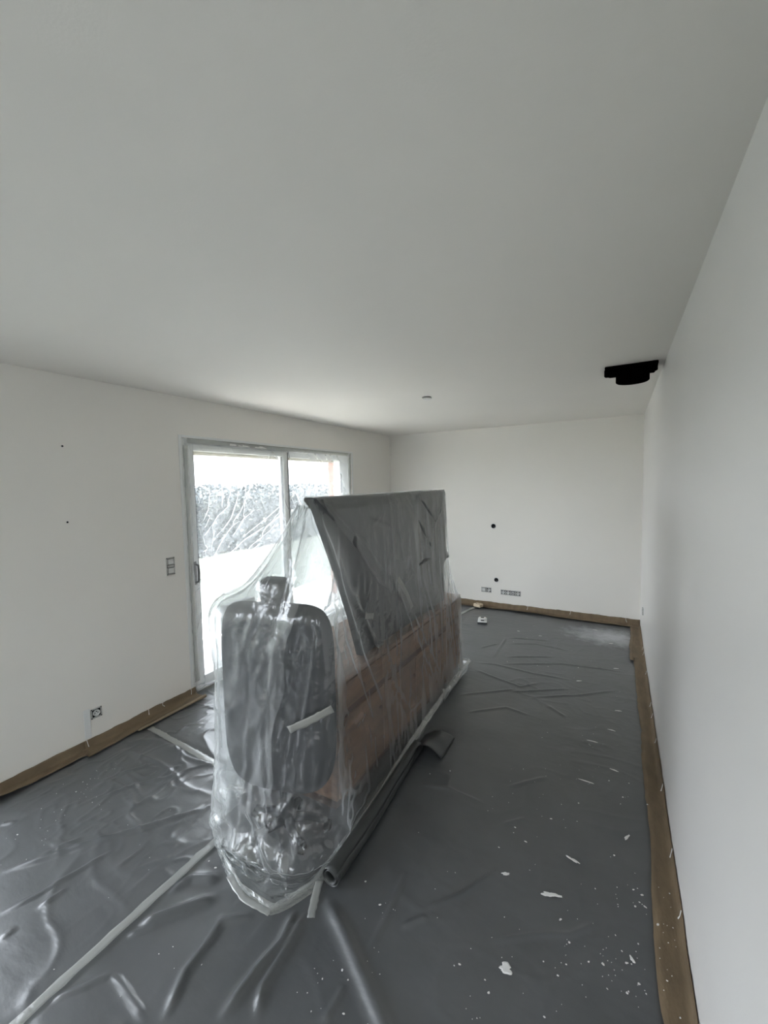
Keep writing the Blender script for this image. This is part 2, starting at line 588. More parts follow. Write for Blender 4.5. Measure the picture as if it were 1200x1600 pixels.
w3 = empty('added_door', ((GX0 + GX1) / 2, YF - 0.1, 0))  # unseen glazed door, added to raise the light level indoors
structure(w3)
fr = MB()
for a in ((GX0, GX0 + 0.07, 0, GZ), (GX1 - 0.07, GX1, 0, GZ), ((GX0 + GX1) / 2 - 0.05, (GX0 + GX1) / 2 + 0.05, 0.07, GZ - 0.07), (GX0 + 0.07, GX1 - 0.07, 0, 0.07), (GX0 + 0.07, GX1 - 0.07, GZ - 0.07, GZ)):
    fr.box(a[0], a[1], YF - 0.14, YF - 0.06, a[2], a[3])
fr.build('added_door_frame', M['pvc'], w3)
MB().box(GX0 + 0.07, GX1 - 0.07, YF - 0.105, YF - 0.095, 0.07, GZ - 0.07).build('pane', M['glass'], w3)

# ------------------------------------------------------------------ outside
structure(MB().box(-70, 70, -70, 70, -0.6, -0.22).build('lawn', M['lawn']), 'lawn beyond the terrace')
structure(MB().box(-5.0, XL - 0.301, 0.9, 16, -0.219, -0.06).build('terrace', M['terrace']), 'pale terrace outside the door')
hr = empty('hedge', (-11.0, 6.0, -0.22))
tag(hr, 'dim green hedge outside, blurred by the door film', 'hedge')
MB().box(-11.8, -10.4, 1, 25, -0.23, 1.50, 0.2).build('twig_core', M['hedgecore'], hr)
n = 30000
cy_ = rng.uniform(2, 24, n)
cz_ = rng.uniform(0, 1.0, n) ** 0.9 * 2.0 + 0.06 * np.sin(cy_ * 3.1) - 0.2
cx_ = -10.4 + rng.uniform(-0.25, 0.25, n) - (cz_ > 1.5) * rng.uniform(0, 1.3, n)
V, Fc = [], []
for i in range(n):
    c = Vector((cx_[i], cy_[i], cz_[i]))
    u = Vector(rng.normal(size=3)).normalized()
    w = u.orthogonal().normalized() * 0.035
    u = u * 0.07
    k = len(V)
    V += [c - u, c + w, c + u, c - w]
    Fc.append((k, k + 1, k + 2, k + 3))
me = bpy.data.meshes.new('foliage')
me.from_pydata(V, [], Fc)
fo = link('foliage', me, M['leaf'], hr)
fo['kind'] = 'stuff'
bw = empty('brick_wall', (-3.8, 5.7, -0.06))
tag(bw, 'salmon brick wall outside, at the right edge of the door', 'wall')
MB().box(-4.2, XL - 0.32, 5.55, 5.9, -0.06, 2.9, 0.01).build('brickwork', M['brick'], bw)
MB().box(-4.25, XL - 0.32, 5.5, 5.95, 2.9, 2.97, 0.01).build('coping', M['shutter'], bw)
tag(MB().box(XL - 0.50, XL - 0.302, DY0 - 0.3, DY1 + 0.3, 2.075, 2.45, 0.01).build('shutter_box', M['shutter']),
    'beige roller shutter box over the outside of the door', 'shutter box')


# ------------------------------------------------------------------ floor sheets
FOLDS = [
 [(-2.46, 0.676), (-2.261, 0.956), (-2.092, 1.179), (-1.927, 1.403)], [(-2.215, 0.598), (-2.172, 0.713), (-2.142, 0.847), (-2.109, 0.997)],
 [(-2.087, 0.557), (-2.085, 0.606)], [(-2.104, 0.688), (-2.093, 0.788)], [(-1.687, 0.557), (-1.621, 0.634), (-1.578, 0.708)],
 [(-1.582, 0.71), (-1.442, 0.701), (-1.325, 0.687)], [(-1.662, 0.849), (-1.565, 0.965), (-1.473, 1.081)], [(-1.66, 0.81), (-1.582, 0.892)],
 [(-1.70, 0.983), (-1.643, 1.081), (-1.528, 1.143)], [(-1.278, 0.712), (-1.344, 0.84), (-1.352, 0.926), (-1.375, 1.018), (-1.268, 1.104)],
 [(-1.117, 0.801), (-1.118, 0.963), (-1.103, 1.078), (-1.14, 1.203)], [(-1.006, 0.861), (-1.062, 0.939), (-1.069, 1.059), (-1.095, 1.219)],
 [(-1.073, 1.306), (-0.899, 1.214), (-0.713, 1.098), (-0.5, 0.97)], [(-0.793, 1.185), (-0.797, 1.337), (-0.814, 1.573)],
 [(-0.815, 0.965), (-0.811, 1.086)], [(-0.675, 1.446), (-0.552, 1.591), (-0.447, 1.777)], [(-0.723, 1.35), (-0.651, 1.438)],
 [(-0.403, 1.465), (-0.257, 1.57), (-0.136, 1.636), (-0.037, 1.746)], [(-0.992, 2.091), (-0.83, 2.142), (-0.599, 2.125)],
 [(-0.529, 2.313), (-0.345, 2.505)], [(-0.494, 2.032), (-0.396, 2.131)], [(-1.206, 3.854), (-1.004, 3.892), (-0.652, 3.859), (-0.339, 3.88)],
 [(-0.975, 3.922), (-0.456, 4.185), (0.095, 4.267)], [(-1.16, 3.704), (-0.916, 3.613), (-0.709, 3.548), (-0.559, 3.715)],
 [(-0.578, 3.424), (-0.267, 3.618), (0.015, 3.858)], [(-0.766, 3.421), (-0.323, 3.709)], [(-1.126, 3.176), (-0.738, 3.484)],
 [(-0.464, 3.34), (-0.314, 3.228)], [(-0.984, 2.958), (-0.739, 3.167), (-0.551, 3.133)], [(-1.04, 4.464), (-0.744, 4.591), (-0.4, 4.553)],
 [(-1.061, 4.642), (-0.624, 4.752)], [(-0.97, 4.107), (-0.537, 4.325)], [(-1.257, 4.218), (-1.12, 4.424)], [(-1.07, 4.023), (-1.08, 4.632)],
 [(-2.402, 0.801), (-2.333, 0.961)], [(-2.56, 1.13), (-2.459, 1.325), (-2.295, 1.505)], [(-2.673, 1.292), (-2.559, 1.465)],
 [(-2.817, 0.791), (-2.768, 0.841)], [(-3.058, 1.822), (-2.917, 1.997), (-2.793, 2.17)], [(-2.736, 1.74), (-2.762, 1.833), (-2.671, 1.927)]]
BIG = {0: (.012, .016), 1: (.007, .012), 6: (.018, .022), 8: (.016, .024), 9: (.012, .018), 10: (.016, .018), 11: (.014, .018), 12: (.016, .032)}


def sheet_height(X, Y, seed):
    Z = np.zeros_like(X)
    for i, f in enumerate(FOLDS):
        h, w = BIG.get(i, (0.006, 0.012))
        Z += poly_ridge(X, Y, f, h * 1.3, w * 0.85)
    # loose random creases: ridged noise, stronger near the door
    near = 0.55 + 3.0 * np.exp(-((X + 2.5) ** 2 / 0.5 + (Y - 1.9) ** 2 / 0.9)) + 1.2 * np.exp(-((X + 1.4) ** 2 / 0.3 + (Y - 1.0) ** 2 / 0.15))
    wx = X + 0.08 * vnoise(X * 4, Y * 4, seed + 1)
    wy = Y + 0.08 * vnoise(X * 4 + 9, Y * 4, seed + 2)
    for sx, sy, a, s in ((3.0, 6.5, 0.0032, 3), (7.5, 4.2, 0.0024, 4), (14, 10, 0.0015, 5)):
        R = np.clip(ridge_noise(wx * sx, wy * sy, seed + s), 0, 1) ** 5
        mask = np.clip(vnoise(X * 1.7 + s, Y * 1.7, seed + s + 20) + 0.25, 0, 1)
        Z += a * near * R * mask * 2.0
    Z += 0.002 * (vnoise(X * 5, Y * 5, seed + 9) + 1)
    return Z


def floor_sheet(name, x0, x1, y0, y1, seed, m, res=0.0095, ex=None):
    nx, ny = int((x1 - x0) / res) + 1, int((y1 - y0) / res) + 1
    X, Y = np.meshgrid(np.linspace(x0, x1, nx), np.linspace(y0, y1, ny))
    Z = sheet_height(X, Y, seed)
    e = np.minimum.reduce([X - x0, x1 - X, Y - y0, y1 - Y])
    Z = 0.001 + Z * np.clip(e / 0.05, 0.12, 1)
    return grid_mesh(name, np.stack([X, Y, Z], -1), m)


SX, SY = -1.705, 1.672
tag(floor_sheet('floor_sheet', XL + 0.005, SX, YF + 0.01, SY, 11, M['sheet']), 'grey plastic floor sheet along the left wall, left of the long tape seam', 'floor sheet', 'grey floor sheets')
tag(floor_sheet('floor_sheet', XL + 0.005, SX, SY + 0.001, YB - 0.005, 31, M['sheet']), 'grey plastic floor sheet in front of the sliding door', 'floor sheet', 'grey floor sheets')
tag(floor_sheet('floor_sheet', SX + 0.001, XR - 0.005, YF + 0.01, YB - 0.005, 51, M['sheet_dust']), 'large paint-spotted grey plastic floor sheet reaching the right wall', 'floor sheet', 'grey floor sheets')


def ribbon(name, pts, width, m, lift=0.004, parent=None, n=40, up=(0, 0, 1), wob=0.0015, thick=0.0006, seed=1):
    """a strip that follows points; width lies across the strip and perpendicular to up"""
    pts = np.array(pts, float)
    sl = np.r_[0, np.cumsum(np.linalg.norm(np.diff(pts, axis=0), axis=1))]
    s = np.linspace(0, sl[-1], n)
    C = np.stack([np.interp(s, sl, pts[:, k]) for k in range(3)], -1)
    T = np.gradient(C, axis=0)
    T /= np.linalg.norm(T, axis=1)[:, None]
    U = np.array(up, float)
    A = np.cross(T, U)
    A /= np.linalg.norm(A, axis=1)[:, None]
    r = np.random.default_rng(seed)
    cols = np.linspace(-0.5, 0.5, 5)
    P = np.zeros((n, 5, 3))
    for j, c in enumerate(cols):
        wv = width * (c + 0.04 * (abs(c) > 0.4) * r.normal(size=n))
        P[:, j] = C + A * wv[:, None] + U * (lift + wob * (1 - 4 * c * c) + wob * 0.6 * r.normal(size=n))[:, None]
    return grid_mesh(name, P, m, parent, thick=thick)


tag(ribbon('tape_strip', [(-1.70, -0.4, 0.003), (-1.70, 0.482, 0.006), (-1.706, 0.9, 0.008), (-1.712, 1.30, 0.005)], 0.042, M['tape'], 0.006, seed=3),
    'long clear tape strip over the floor seam at the lower left', 'tape')
tag(ribbon('tape_strip', [(-2.97, 1.69, 0.004), (-2.5, 1.665, 0.006), (-2.12, 1.645, 0.006)], 0.042, M['tape'], 0.006, seed=4),
    'clear tape strip crossing the floor from the brown paper to the covered furniture', 'tape')
tag(ribbon('tape_strip', [(-1.735, 5.58, 0.004), (-1.80, 5.3, 0.004), (-1.86, 4.9, 0.004)], 0.05, M['tape'], 0.006, seed=5),
    'short clear tape strip on the floor near the beige block by the far wall', 'tape')


# ------------------------------------------------------------------ brown masking paper along the walls
def paper(name, p0, p1, wall_n, label, seed, wavy=0.004, top=0.068, out=0.10, curl=0.03, drips=4, res=0.02, th=0.0008):
    """L-shaped kraft strip: up the skirting and out over the floor. wall_n points into the room"""
    r = np.random.default_rng(seed)
    p0, p1, wn_ = np.array(p0, float), np.array(p1, float), np.array(wall_n, float)
    L = np.linalg.norm(p1 - p0)
    n = int(L / res) + 2
    s = np.linspace(0, L, n)
    q = p0 + (p1 - p0) * (s / L)[:, None]
    tn = top + wavy * vnoise(s * 9, s * 0 + seed, seed) + 0.003 * vnoise(s * 31, s * 0 + 3, seed + 1)
    on = out + 0.012 * vnoise(s * 3, s * 0 + 7, seed + 2) + 0.003 * vnoise(s * 20, s * 0, seed + 3)
    cl = curl * np.clip(vnoise(s * 1.9, s * 0 + 5, seed + 4) + 0.35, 0, 1)
    prof = []
    for a in np.linspace(0, 1, 5):                  # wall part, leaning out at the foot
        d = 0.004 + 0.010 * a
        prof.append((d + 0 * s, tn * (1 - a) + 0.018 * a))
    for a in (0.15, 0.4, 0.7, 1.0):                 # floor part with curling edge
        d = 0.014 + (on - 0.014) * a
        prof.append((d, 0.016 - 0.004 * (1 - a) + cl * a ** 3 + 0.0015 * vnoise(s * 12, s * 0 + a, seed)))
    P = np.stack([q + wn_ * d[:, None] + np.array([0, 0, 1.0]) * z[:, None] for d, z in prof], 1)
    root = empty(name, tuple((p0 + p1) / 2))
    tag(root, label, 'masking paper', 'brown masking paper along the walls')
    grid_mesh('paper', P, M['kraft'], root, thick=th)
    # dried paint runs over the top edge
    for k in range(drips):
        sk = r.uniform(0.04, 0.96) * L
        b = p0 + (p1 - p0) * sk / L
        hh = r.uniform(0.025, 0.05)
        w = 0.0022
        t0 = (p1 - p0) / L
        pts = [b + wn_ * 0.006 + np.array([0, 0, top + 0.004]), b + wn_ * 0.010 + t0 * r.uniform(-.006, .006) + np.array([0, 0, top - hh * .5]), b + wn_ * 0.014 + t0 * r.uniform(-.012, .012) + np.array([0, 0, max(top - hh, 0.022)])]
        MB().tube([tuple(x) for x in pts], [w, w * 0.8, w * 1.3], 6).build('paint_drip', M['paint'], root, True)
    return root


paper('masking_paper', (XL, -2.5, 0), (XL, 1.33, 0), (1, 0, 0), 'brown masking paper strip along the left wall, nearer piece left of the socket', 5, out=0.085, drips=3)
pf = paper('masking_paper', (XL, 1.30, 0), (XL, 2.175, 0), (1, 0, 0), 'brown masking paper strip between the left socket and the sliding door', 6, out=0.125, curl=0.012, drips=4)
paper('masking_paper', (XL, YB, 0), (XR, YB, 0), (0, -1, 0), 'brown masking paper strip along the foot of the far wall', 7, out=0.12, curl=0.012, drips=7, top=0.075)
paper('masking_paper', (XR, 4.62, 0), (XR, -2.5, 0), (-1, 0, 0), 'long brown masking paper strip along the right wall towards the camera', 8, wavy=0.012, out=0.09, curl=0.004, drips=14, top=0.06)
paper('masking_paper', (XR, 5.60, 0), (XR, 4.55, 0), (-1, 0, 0), 'dusty brown masking paper piece in the far right corner', 9, out=0.115, curl=0.004, drips=2, top=0.05)
# curled tube edge of the strip by the door
ED = np.linspace(0, 1, 40)
a_ = np.linspace(-0.6, 3.4, 10)
yy = 1.62 + ED * 0.56
Pc = np.zeros((40, 10, 3))
for j, a in enumerate(a_):
    rr = 0.006 + 0.008 * ED
    Pc[:, j, 0] = XL + 0.122 + rr * np.cos(a)
    Pc[:, j, 1] = yy
    Pc[:, j, 2] = 0.018 + rr * np.sin(a)
grid_mesh('curled_edge', Pc, M['kraft_inner'], pf, thick=0.0008)


# ------------------------------------------------------------------ paint on the floor
def blob(c, r, n=18, seed=0, el=(1, 1), rot=0.0, hgt=0.0022, rag=0.3):
    rr = np.random.default_rng(seed)
    b = bmesh.new()
    ca, sa = math.cos(rot), math.sin(rot)
    ph = rr.uniform(0, 6.28, 4)
    ring0, ring1 = [], []
    for k in range(n):
        a = 2 * math.pi * k / n
        q = r * (1 + rag * (0.5 * math.sin(2 * a + ph[0]) + 0.3 * math.sin(3 * a + ph[1]) + 0.25 * math.sin(5 * a + ph[2])) + rag * 0.3 * rr.uniform(-1, 1))
        x, y = q * math.cos(a) * el[0], q * math.sin(a) * el[1]
        x, y = x * ca - y * sa, x * sa + y * ca
        ring0.append(b.verts.new((c[0] + x, c[1] + y, c[2])))
        ring1.append(b.verts.new((c[0] + x * 0.75, c[1] + y * 0.75, c[2] + hgt)))
    for k in range(n):
        b.faces.new((ring0[k], ring0[(k + 1) % n], ring1[(k + 1) % n], ring1[k]))
    b.faces.new(ring1)
    return b


SPL = [((-0.33, 1.402), 0.026, (1.3, 0.9), 0.4, 'large ragged white paint splash on the grey sheet, lowest in the middle'),
       ((-0.16, 1.985), 0.018, (2.4, 0.45), -0.3, 'curved white paint smear on the grey sheet, right of centre'),
       ((0.06, 2.242), 0.015, (2.6, 0.45), 1.1, 'long white paint streak on the grey sheet near the right paper strip'),
       ((-0.416, 1.769), 0.014, (2.0, 0.6), 0.5, 'small white paint smear at the end of a floor crease'),
       ((-0.227, 1.763), 0.022, (2.2, 0.7), 0.3, 'smudged pale paint patch on the grey sheet between two smears'),
       ((0.068, 1.649), 0.011, (0.8, 1.4), 0.4, 'oval white paint drop on the grey sheet beside the right paper strip')]
for i, (c, r, el, rot, lab) in enumerate(SPL):
    r *= 0.72
    m = MB()
    m.merge(blob((c[0], c[1], 0.006), r, 26, 40 + i, el, rot, rag=0.5))
    for k in range(0):
        m.merge(blob((c[0] + rng.normal() * r * 1.5, c[1] + rng.normal() * r * 1.2, 0.006), r * rng.uniform(.15, .35), 9, 80 + i * 9 + k))
    tag(m.build('paint_splash', M['paint']), lab, 'paint splash', 'larger paint splashes on the floor sheet')
spec = MB()
CL = [(-0.75, 1.16, .06, 14), (-0.83, 1.39, .04, 8), (-0.38, 1.22, .05, 10), (-0.12, 1.55, .05, 10), (0.07, 1.62, .06, 34), (0.08, 1.9, .05, 22), (-0.03, 1.58, .03, 8),
      (-0.87, 1.01, .05, 8), (-1.82, .9, .15, 6), (-2.6, 1.15, .12, 26), (-2.73, 1.25, .06, 10), (-2.0, 1.4, .15, 18), (-2.63, .94, .15, 14), (-2.3, .75, .25, 10),
      (-0.3, 1.7, .35, 40), (-0.2, 2.3, .3, 24), (-0.4, 2.6, .4, 16), (-0.13, 3.0, .12, 8), (-0.25, 3.9, .3, 10), (-0.3, 4.6, .4, 14), (-1.0, 4.9, .3, 6), (-0.6, 3.4, .4, 8),
      (-1.3, .8, .25, 12), (-0.9, 1.1, .25, 16), (-0.15, 1.35, .2, 30), (-0.0, 2.6, .1, 8)]
k = 0
for cx, cy, sd, cnt in CL:
    for _ in range(cnt):
        x, y = cx + rng.normal() * sd, cy + rng.normal() * sd
        if x > XR - 0.12 or x < XL + 0.14 or (-2.0 < x < -1.02 and y > 1.2):
            continue
        spec.merge(blob((x, y, 0.0055), 0.0012 + 0.0036 * rng.random() ** 3, 7, k, (1, rng.uniform(.6, 1.6)), rng.uniform(0, 3), 0.001))
        k += 1
for x, y, el in ((-0.22, 5.33, 3), (-0.05, 4.95, 3), (0.0, 4.3, 3), (-0.28, 3.885, 3), (-0.13, 3.0, 3.5), (-0.14, 2.57, 4), (0.02, 3.5, 2.5), (-0.75, 4.85, 2), (-1.0, 4.9, 2), (0.0, 2.75, 3), (-0.02, 3.2, 2.4)):
    spec.merge(blob((x, y, 0.006), 0.009, 12, k, (el, 0.6), rng.uniform(-.2, .6), 0.0015))
    k += 1
for _ in range(26):   # specks that landed on the right paper strip
    spec.merge(blob((XR - rng.uniform(.03, .09), 1.35 + abs(rng.normal()) * .5, 0.0215), 0.0012 + 0.004 * rng.random() ** 3, 8, k, (1, rng.uniform(.6, 1.5)), rng.uniform(0, 3), 0.001))
    k += 1
tag(spec.build('paint_specks', M['paint']), 'fine white paint specks scattered over the floor sheets', 'paint specks', kind='stuff')

# ------------------------------------------------------------------ sockets, switches, holes
def place(o, loc, face):
    o.location = loc
    o.rotation_euler = {'left': (0, 0, math.pi / 2), 'back': (0, 0, 0), 'right': (0, 0, -math.pi / 2)}[face]


def wall_plate(name, label, cat, kinds, face, loc, vertical=False, pitch=0.071, group=None):
    """bare mechanisms without cover; local axes: x along the wall, y into the wall, z up"""
    root = empty(name, (0, 0, 0))
    tag(root, label, cat, group)
    nn = len(kinds)
    for i, kd in enumerate(kinds):
        o = (i - (nn - 1) / 2) * pitch
        cx, cz = (0, -o) if vertical else (o, 0)
        fr_ = MB()
        s_, t_ = 0.0345, 0.009
        fr_.box(cx - s_, cx + s_, -0.006, 0.0, cz + s_ - t_, cz + s_, 0.001).box(cx - s_, cx + s_, -0.006, 0.0, cz - s_, cz - s_ + t_, 0.001)
        fr_.box(cx - s_, cx - s_ + t_, -0.006, 0.0, cz - s_ + t_, cz + s_ - t_, 0.001).box(cx + s_ - t_, cx + s_, -0.006, 0.0, cz - s_ + t_, cz + s_ - t_, 0.001)
        f = fr_.build('mounting_frame', M['steel'], root)
        MB().box(cx - s_ + t_, cx + s_ - t_, -0.002, 0.0, cz - s_ + t_, cz + s_ - t_).build('back_box', M['blackhole'], root)
        for a, b in ((-1, -1), (1, 1), (-1, 1), (1, -1)):
            MB().cyl((cx + a * 0.0297, -0.0068, cz + b * 0.0297), 0.0035, 0.0024, 'y', 10).build('screw', M['blackhole'], f)
        if kd == 'socket':
            MB().lathe([(0.0215, -0.001), (0.0215, -0.010), (0.0185, -0.010), (0.017, -0.004), (0.0, -0.004)], (cx, 0, cz), 'y').build('socket_well', M['whiteplastic'], root, True)
            w = MB()
            for dx in (-0.0095, 0.0095):
                w.cyl((cx + dx, -0.0045, cz), 0.0028, 0.003, 'y', 10)
            w.cyl((cx, -0.007, cz + 0.010), 0.0022, 0.010, 'y', 10)
            w.build('contacts', M['blackhole'], root)
        elif kd == 'data':
            MB().box(cx - 0.018, cx + 0.018, -0.010, -0.002, cz - 0.018, cz + 0.018, 0.002).build('module', M['whiteplastic'], root)
            MB().box(cx - 0.008, cx + 0.008, -0.0115, -0.010, cz - 0.007, cz + 0.006).build('jack', M['blackhole'], root)
        else:
            MB().box(cx - 0.0225, cx + 0.0225, -0.011, -0.002, cz - 0.0215, cz + 0.0215, 0.003).build('rocker', M['whiteplastic'], root)
    place(root, loc, face)
    return root


# note: the Empty is moved after its parts were made at the origin, so parts follow it
wall_plate('wall_socket', 'single bare wall socket low on the left wall above the brown paper', 'socket', ['socket'], 'left', (XL, 1.413, 0.226))
wall_plate('light_switch', 'double bare light switch beside the sliding door', 'switch', ['blank', 'blank'], 'left', (XL, 2.012, 1.137), vertical=True)
wall_plate('wall_socket', 'bare socket pair on the far wall, nearer the covered furniture', 'socket', ['blank', 'socket'], 'back', (-1.609, YB, 0.240))
wall_plate('wall_socket', 'row of four bare sockets side by side on the far wall', 'socket', ['socket', 'socket', 'data', 'socket'], 'back', (-1.274, YB, 0.231), pitch=0.066)
wall_plate('wall_socket', 'bare socket on the right wall near the far corner', 'socket', ['socket'], 'right', (XR, 5.11, 0.352))
tag(MB().box(XL, XL + 0.006, 1.335, 1.375, 0.075, 0.275, 0.003).build('cable_cover', M['pvc']), 'white strip running down from the left socket to the paper', 'cable cover')


def cable_hole(label, loc, face, r):
    root = empty('cable_hole', (0, 0, 0))
    tag(root, label, 'cable hole')
    MB().lathe([(r * 1.3, 0.0), (r * 1.25, -0.003), (r * 1.02, -0.004), (r, -0.001)], (0, 0, 0), 'y').build('rim', M['whiteplastic'], root, True)
    MB().lathe([(r * 1.01, -0.0035), (r * 0.85, -0.0022), (0.0, -0.0018)], (0, 0, 0), 'y').build('opening', M['blackhole'], root, True)
    if r > 0.02:
        MB().tube([(r * .3, -0.002, -r * .2), (r * .35, -0.010, -r * .5), (r * .1, -0.006, -r * .8)], 0.0035, 8).build('cable', M['greyplastic'], root, True)
    place(root, loc, face)


cable_hole('upper round cable hole in the far wall', (-1.507, YB, 1.145), 'back', 0.030)
cable_hole('lower round cable hole in the far wall, above the sockets', (-1.469, YB, 0.394), 'back', 0.028)
cable_hole('tiny upper drill hole high on the left wall', (XL, 1.325, 2.042), 'left', 0.006)
cable_hole('tiny lower drill hole on the left wall', (XL, 1.323, 1.552), 'left', 0.006)

# ------------------------------------------------------------------ ceiling things
cr_ = empty('ceiling_rosette', (-1.462, 3.37, H))
tag(cr_, 'small round white cover on the ceiling', 'ceiling rosette')
MB().lathe([(0.040, H), (0.040, H - 0.006), (0.0, H - 0.006)], (-1.462, 3.37, 0)).build('gap_ring', M['greyplastic'], cr_, True)
MB().lathe([(0.038, H - 0.005), (0.038, H - 0.012), (0.026, H - 0.018), (0.0, H - 0.019)], (-1.462, 3.385, 0)).build('cap', M['whiteplastic'], cr_, True)

bl = empty('ceiling_fixture', (0.06, 3.25, H))
tag(bl, 'matt black ceiling fixture with round drum near the right wall', 'ceiling light')
m = MB().box(-0.095, 0.205, 3.17, 3.33, H - 0.022, H, 0.006).box(-0.075, 0.195, 3.18, 3.32, H - 0.048, H - 0.018, 0.008)
m.build('mounting_bracket', M['black'], bl, True)
MB().cyl((-0.078, 3.25, H - 0.028), 0.022, 0.05, 'z', 20, bev=0.005).build('end_knob', M['black'], bl, True)
MB().cyl((0.186, 3.25, H - 0.026), 0.020, 0.045, 'z', 20, bev=0.005).build('end_knob', M['black'], bl, True)
MB().lathe([(0.094, H - 0.04), (0.097, H - 0.06), (0.097, H - 0.098), (0.090, H - 0.104), (0.06, H - 0.106), (0.0, H - 0.106)], (0.066, 3.25, 0)).build('drum', M['black'], bl, True)

# ------------------------------------------------------------------ small things on the floor by the far wall
bk = empty('plastic_block', (-1.69, 5.60, 0.02))
tag(bk, 'beige plastic block lying on the paper by the far wall', 'block')
b = MB().box(-0.055, 0.055, -0.04, 0.04, 0, 0.042, 0.005)
o = b.build('body', M['beigebrick'], bk, True)
o.matrix_parent_inverse = Matrix.Identity(4)
o = MB().lathe([(0.009, 0.040), (0.009, 0.0445), (0.0, 0.0445)], (-0.025, -0.01, 0)).build('hole', M['wood_dark'], bk, True)
o.matrix_parent_inverse = Matrix.Identity(4)
o = MB().lathe([(0.006, 0.040), (0.006, 0.0445), (0.0, 0.0445)], (0.012, 0.01, 0)).build('hole', M['wood_dark'], bk, True)
o.matrix_parent_inverse = Matrix.Identity(4)
bk.rotation_euler = (0, 0, -0.35)

tl_ = empty('plug_adapter', (-1.47, 5.045, 0.006))
tag(tl_, 'white plastic adapter with dark openings on the floor sheet', 'adapter')
PP = [('body', MB().box(-0.055, 0.055, -0.075, 0.075, 0.0, 0.030, 0.006), 'whiteplastic'),
      ('shoulder', MB().box(-0.045, 0.045, -0.03, 0.035, 0.028, 0.052, 0.006), 'whiteplastic'),
      ('opening', MB().box(-0.018, 0.022, -0.062, -0.034, 0.0295, 0.032), 'blackhole'),
      ('opening', MB().box(-0.030, 0.0, 0.040, 0.066, 0.0295, 0.032), 'blackhole'),
      ('opening', MB().box(0.012, 0.036, 0.045, 0.066, 0.0295, 0.032), 'blackhole'),
      ('opening', MB().box(-0.02, 0.02, -0.012, 0.018, 0.0515, 0.0535), 'blackhole'),
      ('base_shoe', MB().box(-0.058, 0.058, -0.082, -0.055, 0.0, 0.014, 0.003), 'gasket')]
for nm, mb, mm in PP:
    o = mb.build(nm, M[mm], tl_, True)
    o.matrix_parent_inverse = Matrix.Identity(4)
tl_.rotation_euler = (0, 0, 0.25)

# ------------------------------------------------------------------ furniture under the film
SBX0, SBX1, SBY0, SBY1, SBZ = -1.83, -1.245, 1.66, 3.58, 0.74
sb = empty('sideboard', ((SBX0 + SBX1) / 2, (SBY0 + SBY1) / 2, 0))
tag(sb, 'long brown wooden sideboard under the clear film', 'sideboard')
MB().box(SBX0, SBX1 - 0.02, SBY0 + 0.01, SBY1 - 0.01, 0.09, SBZ - 0.03, 0.004).build('body', M['wood'], sb)
MB().box(SBX0 - 0.01, SBX1, SBY0, SBY1, SBZ - 0.03, SBZ, 0.006).build('top', M['wood'], sb)
MB().box(SBX0 + 0.03, SBX1 - 0.06, SBY0 + 0.05, SBY1 - 0.05, 0.0, 0.09).build('plinth', M['wood_dark'], sb)
nd = 4
for i in range(nd):
    ya = SBY0 + 0.02 + (SBY1 - SBY0 - 0.04) / nd * i + 0.004
    yb = SBY0 + 0.02 + (SBY1 - SBY0 - 0.04) / nd * (i + 1) - 0.004
    d_ = MB().box(SBX1 - 0.02, SBX1 - 0.004, ya, yb, 0.56, SBZ - 0.04, 0.003).build('drawer', M['wood'], sb)
    MB().cyl((SBX1 + 0.002, (ya + yb) / 2, 0.63), 0.012, 0.012, 'x', 14, bev=0.003).build('knob', M['wood_dark'], d_, True)
    d_ = MB().box(SBX1 - 0.02, SBX1 - 0.004, ya, yb, 0.10, 0.52, 0.003).build('door', M['wood'], sb)
    MB().cyl((SBX1 + 0.002, yb - 0.04, 0.40), 0.012, 0.012, 'x', 14, bev=0.003).build('knob', M['wood_dark'], d_, True)
MB().box(SBX1 - 0.021, SBX1 - 0.012, SBY0 + 0.02, SBY1 - 0.02, 0.515, 0.565).build('rail', M['wood_dark'], sb)

PX = -1.335
tp = empty('upright_panel', (PX, 2.485, SBZ))
tag(tp, 'dark grey upright panel standing on the sideboard under film and grey cover', 'panel')
pb = bmesh.new()
prof = [(1.615, 1.69), (1.80, 1.30), (1.93, 1.0), (2.02, SBZ), (3.355, SBZ), (3.355, 1.69)]
fa, fb = [[pb.verts.new((PX + dx, y, z)) for y, z in prof] for dx in (-0.02, 0.02)]
pb.faces.new(fa)
pb.faces.new(fb[::-1])
for i in range(len(prof)):
    j = (i + 1) % len(prof)
    pb.faces.new((fa[i], fa[j], fb[j], fb[i]))
bmesh.ops.recalc_face_normals(pb, faces=pb.faces)
mb_ = MB()
mb_.merge(pb)
mb_.build('panel', M['panel'], tp)
for y in (2.2, 3.05):
    MB().box(PX - 0.12, PX + 0.05, y - 0.03, y + 0.03, SBZ, SBZ + 0.02, 0.004).build('foot', M['panel'], tp)

